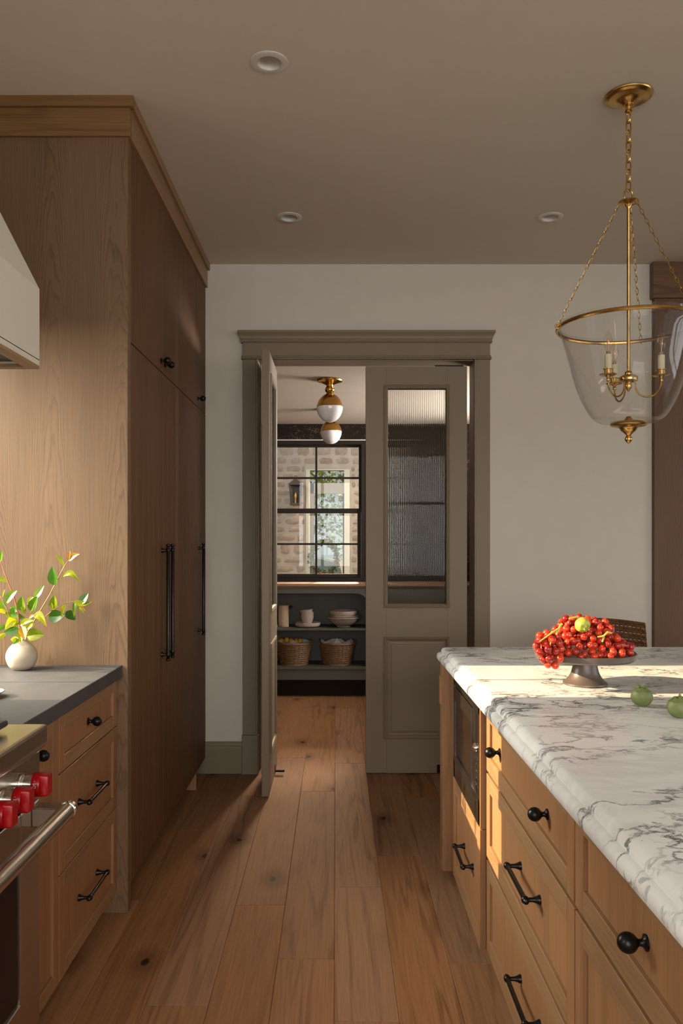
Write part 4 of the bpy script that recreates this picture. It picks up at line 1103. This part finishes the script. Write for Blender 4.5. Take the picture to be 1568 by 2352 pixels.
branch('short branch standing upright in the middle of the vase', [(52, 1462, 0), (62, 1430, -.01), (71, 1408, -.01), (80, 1385, -.01)], 0.0022, twig,
       [((51, 1404), (50, 1370), 22, LG, -.02, -.03, dict(bend=0.0)), ((70, 1404), (86, 1369), 22, LG, -.01, -.02, dict(bend=0.0)), ((79, 1375), (101, 1345), 16, LG, 0, .01, dict(bend=0.0)), ((63, 1388), (77, 1370), 11, LG, -.01, 0), ((60, 1410), (48, 1392), 12, LG, -.02, -.03), ((77, 1413), (107, 1436), 17, LG, -.02, -.04, dict(bend=0.25)), ((66, 1420), (80, 1412), 8, LO, -.02, -.03)])
branch('red stemmed branch leaning left out of frame', [(47, 1462, 0), (42, 1410, -.02), (32, 1370, -.02), (19, 1338, -.02), (0, 1286, -.02), (-8, 1262, -.02)], 0.003, twig_red,
       [((0, 1290), (4, 1266), 13, LG, -.02, -.03, dict(bend=0.0)), ((18, 1336), (-10, 1328), 10, LG, -.02, -.02), ((40, 1405), (24, 1395), 14, LD, -.02, .0), ((42, 1412), (20, 1420), 16, LD, -.01, .02)])
branch('leftmost branch with a folded yellow leaf', [(45, 1462, 0), (25, 1420, -.04), (10, 1385, -.05), (0, 1366, -.05), (-12, 1345, -.05)], 0.0026, twig,
       [((13, 1386), (39, 1355), 18, LG, -.05, -.06, dict(bend=0.1)), ((5, 1372), (11, 1353), 5, LG, -.05, -.05), ((10, 1400), (-8, 1376), 20, LG, -.04, -.05), ((17, 1408), (-12, 1402), 10, LG, -.04, -.06), ((22, 1414), (42, 1402), 20, LD, -.03, 0), ((20, 1420), (14, 1404), 9, LG, -.04, -.05)])
branch('cluster of low leaves spilling over the vase neck', [(49, 1460, -.01), (47, 1447, -.03), (44, 1436, -.04)], 0.0024, twig,
       [((44, 1444), (8, 1453), 20, LD, -.04, -.06, dict(bend=-0.05)), ((42, 1426), (11, 1444), 22, LG, -.04, -.06, dict(bend=0.25)), ((45, 1444), (49, 1477), 13, LG, -.05, -.07, dict(bend=0.0)), ((49, 1438), (58, 1470), 17, LO, -.05, -.07, dict(bend=0.0)), ((62, 1462), (102, 1457), 26, LG, -.03, -.03, dict(bend=0.05)), ((46, 1437), (78, 1424), 12, LG, -.04, -.05), ((62, 1446), (77, 1427), 16, LG, -.02, 0), ((43, 1468), (30, 1480), 12, LG, -.03, -.05), ((15, 1437), (-6, 1451), 12, LD, -.02, -.02), ((14, 1455), (-8, 1472), 9, LG, -.03, -.03), ((44, 1430), (28, 1439), 9, LG, -.05, -.07), ((57, 1418), (45, 1424), 24, LD, -.01, .01), ((40, 1470), (24, 1468), 15, LG, -.02, -.04)])

# ================================================================== PANTRY FITTINGS
lamp = None
for (x, y), lab in zip(((-0.038, 5.45), (-0.036, 6.69)), ('nearer brass and white globe ceiling lamp inside the pantry', 'second brass and white globe ceiling lamp deeper in the pantry')):
    if lamp is None:
        o = lamp = thing('globe_ceiling_lamp', (x, y, PC), lab, 'lamp', 'pantry ceiling lamps')
        MB().lathe([(0.0, 0), (0.086, 0), (0.088, -0.006), (0.085, -0.014), (0.060, -0.02), (0.05, -0.024), (0.032, -0.034), (0.024, -0.038), (0.022, -0.046), (0.030, -0.056), (0.033, -0.068), (0.030, -0.08), (0.022, -0.088), (0.024, -0.092)], (x, y, PC), (0, 0, 1), 36, caps=False).build('canopy', brass_d, o)
        R_ = 0.088; zc = PC - 0.197
        pr = [(0.022, PC - 0.09)] + [(R_ * math.sin(R(a)), zc + 0.104 * math.cos(R(a))) for a in range(16, 78, 6)] + [(R_ + 0.001, zc + 0.02), (R_ + 0.001, zc + 0.012)]
        MB().lathe(pr, (x, y, 0), (0, 0, 1), 40, caps=False).build('brass_cap', brass_d, o)
        MB().lathe([(R_, zc + 0.014)] + [(R_ * math.cos(R(a)), zc + 0.012 - 0.104 * math.sin(R(a))) for a in range(0, 91, 6)], (x, y, 0), (0, 0, 1), 40, caps=False).build('globe', opal, o)
    else: dup(lamp, (x, y, PC), lab)
# open shelving under the window
CX0, CX1, CY = PX0 + 0.002, PX1 - 0.002, 7.15
sc_ = thing('open_shelf_cabinet', (-0.3, 7.35, 0), 'olive painted open shelf cabinet under the pantry window', 'shelving')
bx0, bx1 = -1.05, 0.285
bayz0, bayz1 = 0.245, 0.925
# face frame with rounded upper corners
m = MB()
m.box(bx1, CX1, CY, CY + 0.022, 0.16, 0.965).box(CX0, bx0, CY, CY + 0.022, 0.16, 0.965)
rr_ = 0.10
m.prism([(bx1 - rr_, 0.925)] + [(bx1 - rr_ + rr_ * math.sin(R(a)), 0.925 - rr_ + rr_ * math.cos(R(a))) for a in range(0, 91, 10)] + [(bx1 + 0.001, 0.925 - rr_), (bx1 + 0.001, 0.926)], 1, CY, CY + 0.022)
m.prism([(bx0 + rr_, 0.925)] + [(bx0 + rr_ - rr_ * math.sin(R(a)), 0.925 - rr_ + rr_ * math.cos(R(a))) for a in range(0, 91, 10)] + [(bx0 - 0.001, 0.925 - rr_), (bx0 - 0.001, 0.926)], 1, CY, CY + 0.022)
m.box(bx0, bx1, CY, CY + 0.022, 0.925, 0.965)
m.build('face_frame', green_paint, sc_)
MB().box(bx0 - 0.002, bx1 + 0.002, CY + 0.004, CY + 0.022, 0.16, 0.253).build('apron', green_paint, sc_)
m = MB().box(bx1 + 0.0, bx1 + 0.02, CY + 0.022, PY1 - 0.03, 0.16, 0.965).box(bx0 - 0.02, bx0, CY + 0.022, PY1 - 0.03, 0.16, 0.965)
m.build('side', green_paint, sc_)
MB().box(CX0, CX1, PY1 - 0.03, PY1 - 0.012, 0.16, 0.965).build('back', green_paint, sc_)
MB().box(bx0, bx1, CY - 0.006, PY1 - 0.03, 0.597, 0.615, 0.002).build('shelf', green_paint, sc_)
MB().box(bx0, bx1, CY - 0.008, PY1 - 0.03, 0.253, 0.277, 0.002).build('shelf', green_paint, sc_)
MB().box(CX0, CX1, 7.28, 7.30, 0.0, 0.16).build('toe_kick', dark, sc_)
m = MB().box(CX0, CX1, CY - 0.02, PY1 - 0.004, 0.985, 1.01, 0.003).box(CX0, CX1, CY + 0.01, PY1 - 0.02, 0.966, 0.986)
tag(m.build('wooden_worktop', wood_top), 'brown wooden worktop below the pantry window', 'worktop')
SZ = 0.6155
def pot(name, prof, x, y, z, mat, lab, cat, group=None, seg=32):
    o = MB().lathe(prof, (x, y, z), (0, 0, 1), seg, caps=False)
    return tag(o.build(name, mat), lab, cat, group)
def px2x(px, Y): return (px - VX) / (F / Y)
Yp = 7.30
x = px2x(651, Yp)
pt_ = thing('pitcher', (x, Yp, SZ), 'tall cylindrical tan pitcher on the pantry shelf', 'pitcher')
MB().lathe([(0, 0), (0.046, 0), (0.048, 0.004), (0.047, 0.06), (0.047, 0.185), (0.049, 0.192), (0.046, 0.193), (0.044, 0.18), (0.044, 0.01), (0, 0.008)], (x, Yp, SZ), (0, 0, 1), 32, caps=False).build('body', plain('tan_stoneware', (0.36, 0.255, 0.17), 0.6, var=0.1, vscale=30), pt_)
MB().tube([(x + 0.046, Yp, SZ + 0.178), (x + 0.075, Yp, SZ + 0.182), (x + 0.082, Yp, SZ + 0.176), (x + 0.07, Yp, SZ + 0.168), (x + 0.047, Yp, SZ + 0.165)], 0.0055, 8).build('handle', black_iron, pt_)
tb = MB().box(-0.014, 0.0, -0.09, 0.09, 0, 0.19, 0.003)
tb_o = tag(tb.build('serving_board', stoneware), 'pale board leaning at the left end of the pantry shelf', 'board')
tb_o.location = (px2x(637.0, 7.24), 7.25, SZ); tb_o.rotation_euler = (0, R(-14), 0)
plate_prof = [(0, 0), (0.085, 0), (0.105, 0.004), (0.114, 0.012), (0.117, 0.026), (0.115, 0.028), (0.111, 0.024), (0.106, 0.012), (0, 0.009)]
xp = px2x(706.5, Yp)
pot('plate', plate_prof, xp, Yp, SZ, stoneware, 'lower deep rimmed pale plate under the stacked cups', 'plate', 'plates under the cups')
pot('plate', [(r * 0.985, h) for r, h in plate_prof], xp + 0.002, Yp, SZ + 0.0125, stoneware, 'upper deep rimmed pale plate holding the stacked cups', 'plate', 'plates under the cups')
cup = [(0, 0), (0.030, 0), (0.034, 0.003), (0.044, 0.018), (0.052, 0.038), (0.058, 0.066), (0.0565, 0.067), (0.050, 0.04), (0.042, 0.02), (0.030, 0.008), (0, 0.006)]
names = ['lowest of the nested ribbed cups on the plates', 'second nested ribbed cup from the plates', 'third nested ribbed cup from the plates', 'fourth nested ribbed cup from the plates', 'topmost tilted ribbed cup on the stack']
for i in range(5):
    o = MB().lathe(cup, (0, 0, 0), (0, 0, 1), 30, caps=False).build('cup', stoneware)
    o.location = (xp - 0.004 + 0.001 * i, Yp, SZ + 0.0225 + 0.0155 * i); o.rotation_euler = (0, R(-10 if i == 4 else -2.2 * i * 0.3), 0)
    tag(o, names[i], 'cup', 'nested cups')
xb = px2x(789, Yp)
big = [(0, 0.0), (0.062, 0.0), (0.064, 0.004), (0.062, 0.011), (0.085, 0.02), (0.115, 0.04), (0.133, 0.066), (0.145, 0.080), (0.150, 0.084), (0.148, 0.087), (0.138, 0.083), (0.112, 0.048), (0.08, 0.026), (0, 0.018)]
pot('bowl', big, xb, Yp, SZ, stoneware, 'large footed pale bowl at the bottom of the bowl stack', 'bowl', 'stacked pale bowls', 44)
pot('bowl', [(r * 0.945, h * 0.9) for r, h in big], xb, Yp, SZ + 0.0235, stoneware, 'middle pale bowl whose rim shows just above the large one', 'bowl', 'stacked pale bowls', 44)
sm = [(0, 0), (0.09, 0), (0.112, 0.008), (0.124, 0.028), (0.1275, 0.052), (0.125, 0.053), (0.119, 0.03), (0.105, 0.012), (0, 0.008)]
pot('bowl', sm, xb - 0.002, Yp, SZ + 0.092, stoneware, 'smooth straight sided pale bowl topmost on the stack', 'bowl', 'stacked pale bowls', 44)
# baskets
BZ = 0.2775
def basket_at(x, lab):
    b = thing('wicker_basket', (x, 7.31, BZ), lab, 'basket', 'wicker baskets on the bottom shelf')
    m = MB(); ns = 26; H = 0.19
    def rad(h): return 0.122 + 0.034 * (h / H)
    for k in range(ns):
        a = 2 * math.pi * k / ns
        m.tube([(x + rad(h) * 1.0 * math.cos(a), 7.31 + rad(h) * 0.82 * math.sin(a), BZ + h) for h in (0.0, 0.06, 0.12, H)], 0.003, 5)
    m.build('stake', wicker, b)['kind'] = 'stuff'
    m = MB(); rows = 21
    for i in range(rows):
        h = 0.006 + (H - 0.012) * i / (rows - 1)
        pts = []
        for k in range(ns * 2):
            a = 2 * math.pi * k / (ns * 2)
            o_ = 0.0045 * math.cos(a * ns / 1 + math.pi * (i % 2)) if True else 0
            o_ = 0.0045 * (math.cos(a * ns + math.pi * i)) if k % 2 == 0 else 0.0
            pts.append((x + (rad(h) + o_) * math.cos(a), 7.31 + (rad(h) * 0.82 + o_) * math.sin(a), BZ + h))
        m.tube(pts, 0.0044, 5, closed=True)
    m.build('weave', wicker, b)['kind'] = 'stuff'
    m = MB()
    for q in range(2): m.tube([(x + (rad(H) + 0.003) * math.cos(2 * math.pi * k / 40), 7.31 + (rad(H) * 0.82 + 0.003) * math.sin(2 * math.pi * k / 40), BZ + H + 0.003 * q + 0.003 * math.sin(k * 2.1 + q * 3)) for k in range(40)], 0.006, 6, closed=True)
    m.build('rim', wicker, b)
    MB().lathe([(0.0, 0.006), (0.12, 0.006), (0.120, 0.0), (0, 0)], (x, 7.31, BZ), (0, 0, 1), 30, caps=False).build('bottom', wicker, b)
    for sx in (-1, 1):
        hx = x + sx * (rad(H) + 0.002)
        MB().tube([(hx, 7.31 - 0.05 * math.cos(R(t_)), BZ + H - 0.012 + 0.045 * math.sin(R(t_))) for t_ in range(0, 181, 15)], 0.005, 7).build('handle', wicker, b)
    return b
xa, xb2 = px2x(675, 7.31), px2x(773.5, 7.31)
basket_at(xa, 'wicker basket of yellow fruit on the bottom pantry shelf')
basket_at(xb2, 'wicker basket with a crumpled cloth and no fruit, beside the fruit basket')
def cloth(x, lab, peak, seed):
    rr = random.Random(seed); rows = []
    for i in range(13):
        rr_i = i / 12; row = []
        for k in range(25):
            a = 2 * math.pi * k / 24
            wob = 0.010 * math.sin(5 * a + seed) + 0.007 * math.sin(9 * a + 2 * seed + 3 * rr_i)
            r = 0.148 * rr_i
            z = BZ + 0.186 + peak * max(0, 1 - rr_i * 1.9) ** 1.5 + wob * (0.3 + rr_i) - 0.014 * math.sin(math.pi * min(1, rr_i * 1.1)) + (0.02 * max(0, rr_i - 0.8) * 5)
            row.append((x + r * math.cos(a), 7.31 + r * 0.78 * math.sin(a), z))
        rows.append(row)
    return tag(MB().grid(rows).build('cloth', linen), lab, 'cloth', 'linen cloths in the baskets')
cloth(xa, 'white linen cloth lining the fruit basket', 0.0, 3)
cloth(xb2, 'white linen cloth crumpled to a peak in the right hand basket', 0.045, 6)
for i, (px, dy, dz, lab) in enumerate(((646, -0.01, 0.0, 'yellow fruit nearest the left end of the basket'), (659, -0.03, 0.012, 'brightest yellow fruit sitting highest in the basket'), (669, -0.02, 0.002, 'yellow fruit just right of the highest one in the basket'), (681, 0.0, 0.0, 'brownish yellow fruit in the middle of the basket'), (689, -0.02, 0.0, 'yellow fruit at the right of the basket'))):
    o = MB().ball((0, 0, 0), (0.024, 0.024, 0.022), 16, 10)
    o.lathe([(0.0035, 0.0205), (0.0015, 0.025), (0.0008, 0.026)], (0, 0, 0), (0, 0, 1), 8)
    o = o.build('yellow_fruit', lemon_m); o.location = (px2x(px, 7.3), 7.30 + dy, BZ + 0.212 + dz)
    tag(o, lab, 'fruit', 'yellow fruit in the basket')
# ================================================================== OUTSIDE THE PANTRY WINDOW
struct(MB().box(-14, 14, 7.85, 60, -0.12, -0.02).build('ground', ground_m), 'pale driveway outside')
SY = 12.0
gx0, gx1, gz1 = -0.435, 0.215, 2.435
sw = struct(MB().box(-5, gx0, SY, SY + 0.3, -0.02, 4.0).box(gx1, 5, SY, SY + 0.3, -0.02, 4.0).box(gx0, gx1, SY, SY + 0.3, gz1, 4.0).build('wall_stone', mortar), 'pale rubble stone wall seen through the pantry window')
struct(MB().box(-2.6, -2.4, 7.75, SY, -0.02, 4.2).build('wall_light_block_left', mortar), 'unseen plain wall added outside to block the left daylight')  # added out of view to keep the left daylight lamp off the stones
struct(MB().box(2.6, 2.8, 7.75, SY, -0.02, 4.2).build('wall_light_block_right', mortar), 'unseen plain wall added outside to block the right daylight')  # same on this side: added to shut out the right daylight lamp
rs = random.Random(11)
zz = 0.45
while zz < 3.0:
    h = rs.uniform(0.11, 0.20)
    xx = -1.5 - rs.uniform(0, 0.2)
    while xx < 1.0:
        wd = rs.uniform(0.14, 0.36)
        a, b = xx, xx + wd
        if not (b > gx0 - 0.0 and a < gx1 + 0.0 and zz < gz1) or True:
            segs = [(a, b)]
            if zz < gz1 + 0.02:
                if a < gx0 < b: segs = [(a, gx0 - 0.012)]
                elif a < gx1 < b: segs = [(gx1 + 0.012, b)]
                elif a >= gx0 and b <= gx1: segs = []
            for a2, b2 in segs:
                if b2 - a2 < 0.05: continue
                g = 0.012; x0, x1, z0, z1 = a2 + g * rs.uniform(.5, 1.2), b2 - g * rs.uniform(.5, 1.2), zz + g * rs.uniform(.4, 1.2), zz + h - g * rs.uniform(.4, 1.2)
                rows = []
                for i in range(5):
                    row = []
                    for k in range(5):
                        u, v = k / 4, i / 4
                        eu, ev = abs(2 * u - 1), abs(2 * v - 1)
                        cut = 0.14 if (eu == 1 and ev == 1) else 0
                        uu = u + (0.5 - u) * cut * 0.5 + rs.uniform(-.04, .04); vv = v + (0.5 - v) * cut + rs.uniform(-.06, .06)
                        dep = 0.0 if max(eu, ev) == 1 else 0.014 + rs.uniform(-0.006, 0.006)
                        row.append((x0 + (x1 - x0) * uu, SY + 0.004 - dep, z0 + (z1 - z0) * vv))
                    rows.append(row)
                MB().grid(rows).build('stone', stone_m, sw, fix=False)
        xx += wd
    zz += h
# glazed opening in the stone wall
gw = thing('window_5', ((gx0 + gx1) / 2, SY, 0), 'pale framed tall window set in the stone wall outside', None, kind='structure')
m = MB().box(gx0, gx0 + 0.06, SY - 0.01, SY + 0.12, 0, gz1).box(gx1 - 0.085, gx1, SY - 0.01, SY + 0.12, 0, gz1).box(gx0 + 0.06, gx1 - 0.085, SY - 0.01, SY + 0.12, gz1 - 0.012, gz1)
m.build('window_frame', pale_frame, gw)
MB().box(gx0 + 0.06, gx1 - 0.085, SY + 0.02, SY + 0.10, 2.08, 2.235).build('transom', plain('grey_transom', (0.20, 0.195, 0.17), 0.7), gw)
MB().box(gx0 + 0.06, gx0 + 0.115, SY + 0.02, SY + 0.09, 0, 2.235).build('inner_strip', plain('reflected_stone_taupe', (0.15, 0.12, 0.1), 0.7), gw)  # taupe strip coloured as stone mirrored in the glass
MB().box(gx1 - 0.105, gx1 - 0.085, SY + 0.02, SY + 0.09, 0, 2.08).build('inner_strip', win_black, gw)
MB().box(gx0 + 0.06, gx1 - 0.085, SY + 0.05, SY + 0.055, 0, gz1 - 0.012).build('pane', pane_glass, gw)
# wall lantern
ll = thing('wall_lantern', (-0.58, 11.9, 1.95), 'dark iron wall lantern on the stone wall outside the pantry window', 'lantern')
lx, ly = -0.585, 11.87
m = MB()
for sx in (-1, 1):
    for sy in (-1, 1):
        m.tube([(lx + sx * 0.065, ly + sy * 0.065, 1.925), (lx + sx * 0.085, ly + sy * 0.085, 2.20)], 0.009, 4, smooth=False)
m.box(lx - 0.078, lx + 0.078, ly - 0.078, ly + 0.078, 1.90, 1.928).box(lx - 0.095, lx + 0.095, ly - 0.095, ly + 0.095, 2.195, 2.215)
m.box(lx - 0.065, lx + 0.065, ly + 0.06, ly + 0.075, 1.92, 2.2).box(lx - 0.03, lx + 0.03, ly + 0.07, SY - 0.0, 2.05, 2.12)
m.build('cage', iron_lamp, ll)
MB().lathe([(0.13, 2.215), (0.07, 2.255), (0.03, 2.28), (0.012, 2.29), (0.012, 2.30)], (lx, ly, 0), (0, 0, 1), 4, smooth=False).build('cap', iron_lamp, ll)
MB().tube([(lx + 0.018 * math.cos(R(a)), ly, 2.315 + 0.018 * math.sin(R(a))) for a in range(0, 360, 30)], 0.005, 6, closed=True).build('top_ring', iron_lamp, ll)
m = MB().box(lx - 0.07, lx + 0.07, ly - 0.074, ly - 0.071, 1.93, 2.195).box(lx + 0.071, lx + 0.074, ly - 0.07, ly + 0.07, 1.93, 2.195)
m.build('glass', pane_glass, ll)
MB().lathe([(0.012, 1.93), (0.012, 2.0), (0.02, 2.02), (0.016, 2.06), (0.001, 2.09)], (lx, ly, 0), (0, 0, 1), 14).build('bulb', filament, ll)
# wreath
wc = Vector((-0.165, SY - 0.06, 1.13)); WRx, WRz = 0.19, 0.24
wr = thing('leaf_wreath', tuple(wc), 'round green leaf wreath hanging on the window in the stone wall', 'wreath')
m = MB().tube([(wc.x + WRx * math.cos(R(a)), wc.y + 0.02, wc.z + WRz * math.sin(R(a))) for a in range(0, 360, 12)], 0.016, 6, closed=True); m.build('ring', twig, wr)
m = MB(); rw = random.Random(4)
def leafquad(m, c, d, n_, ln, wd):
    s_ = d.cross(n_).normalized()
    m.add([c, c + d * ln * .5 + s_ * wd, c + d * ln, c + d * ln * .5 - s_ * wd], [(0, 1, 2, 3)])
def rv(r): return Vector((r.uniform(-1, 1), r.uniform(-1, 1), r.uniform(-1, 1))).normalized()
for i in range(900):
    a = rw.uniform(0, 2 * math.pi)
    low = 1.0 + 0.5 * max(0, -math.sin(a))
    c = wc + Vector((WRx * math.cos(a), 0, WRz * math.sin(a))) + rv(rw) * rw.uniform(0, 0.055) * low
    c.y = min(c.y, SY - 0.03)
    leafquad(m, c, rv(rw), rv(rw), rw.uniform(0.03, 0.06), rw.uniform(0.007, 0.012))
m.build('foliage', wreath_leaf, wr)
# trees and car set behind the glass, standing in for its reflections
def tree(x, y, h, r, lab, seed, n=2600):
    t_ = thing('tree', (x, y, 0), lab, 'tree', 'trees standing in for reflections')
    rt = random.Random(seed)
    MB().tube([(x, y, -0.05), (x + 0.1, y, h * .3), (x, y + 0.1, h * .6)], [0.16, 0.12, 0.06], 8).build('trunk', bark, t_)
    m = MB()
    blobs = [(Vector((x + rt.uniform(-.6, .6) * r, y + rt.uniform(-.6, .6) * r, h * rt.uniform(.25, .95))), r * rt.uniform(.35, .6)) for _ in range(14)]
    for i in range(n):
        c, br = rt.choice(blobs); p = c + rv(rt) * br * rt.uniform(.6, 1.0)
        leafquad(m, p, rv(rt), rv(rt), rt.uniform(.12, .24), rt.uniform(.04, .07))
    m.build('crown', tree_leaf, t_)
tree(-0.9, 25, 5.2, 2.2, 'broad green tree standing in for a reflection, left of the car roof', 1)
tree(4.6, 31, 5.6, 2.0, 'taller green tree to the right, standing in for a reflection', 2)
tree(-7.2, 30, 5.5, 2.2, 'far green tree at the left, standing in for a reflection', 3)
cr_ = thing('car', (-1.9, 19, 0), 'pale blue car behind the wreath, standing in for a reflection in the glass', 'car')
prof_c = [(-4.0, 0.35), (0.12, 0.35), (0.15, 0.60), (0.08, 0.85), (-0.4, 0.97), (-1.2, 1.02), (-1.9, 1.42), (-3.1, 1.45), (-3.8, 1.05), (-4.1, 0.9)]
MB().prism(prof_c, 1, 18.1, 19.85).build('body', car_paint, cr_)
MB().prism([(-1.32, 1.03), (-1.95, 1.38), (-3.05, 1.40), (-3.6, 1.05)], 1, 18.09, 18.1).build('side_window', sky_glass, cr_)
m = MB().prism([(-1.18, 1.03), (-1.88, 1.43), (-1.89, 1.42), (-1.20, 1.02)], 1, 18.2, 19.75); m.build('windscreen', sky_glass, cr_)
for wx in (-0.75, -3.2):
    for wy in (18.08, 19.67): MB().lathe([(0.0, 0), (0.30, 0), (0.335, 0.03), (0.335, 0.17), (0.30, 0.2), (0, 0.2)], (wx, wy, 0.316), (0, 1, 0), 24, caps=False).build('wheel', tyre, cr_)
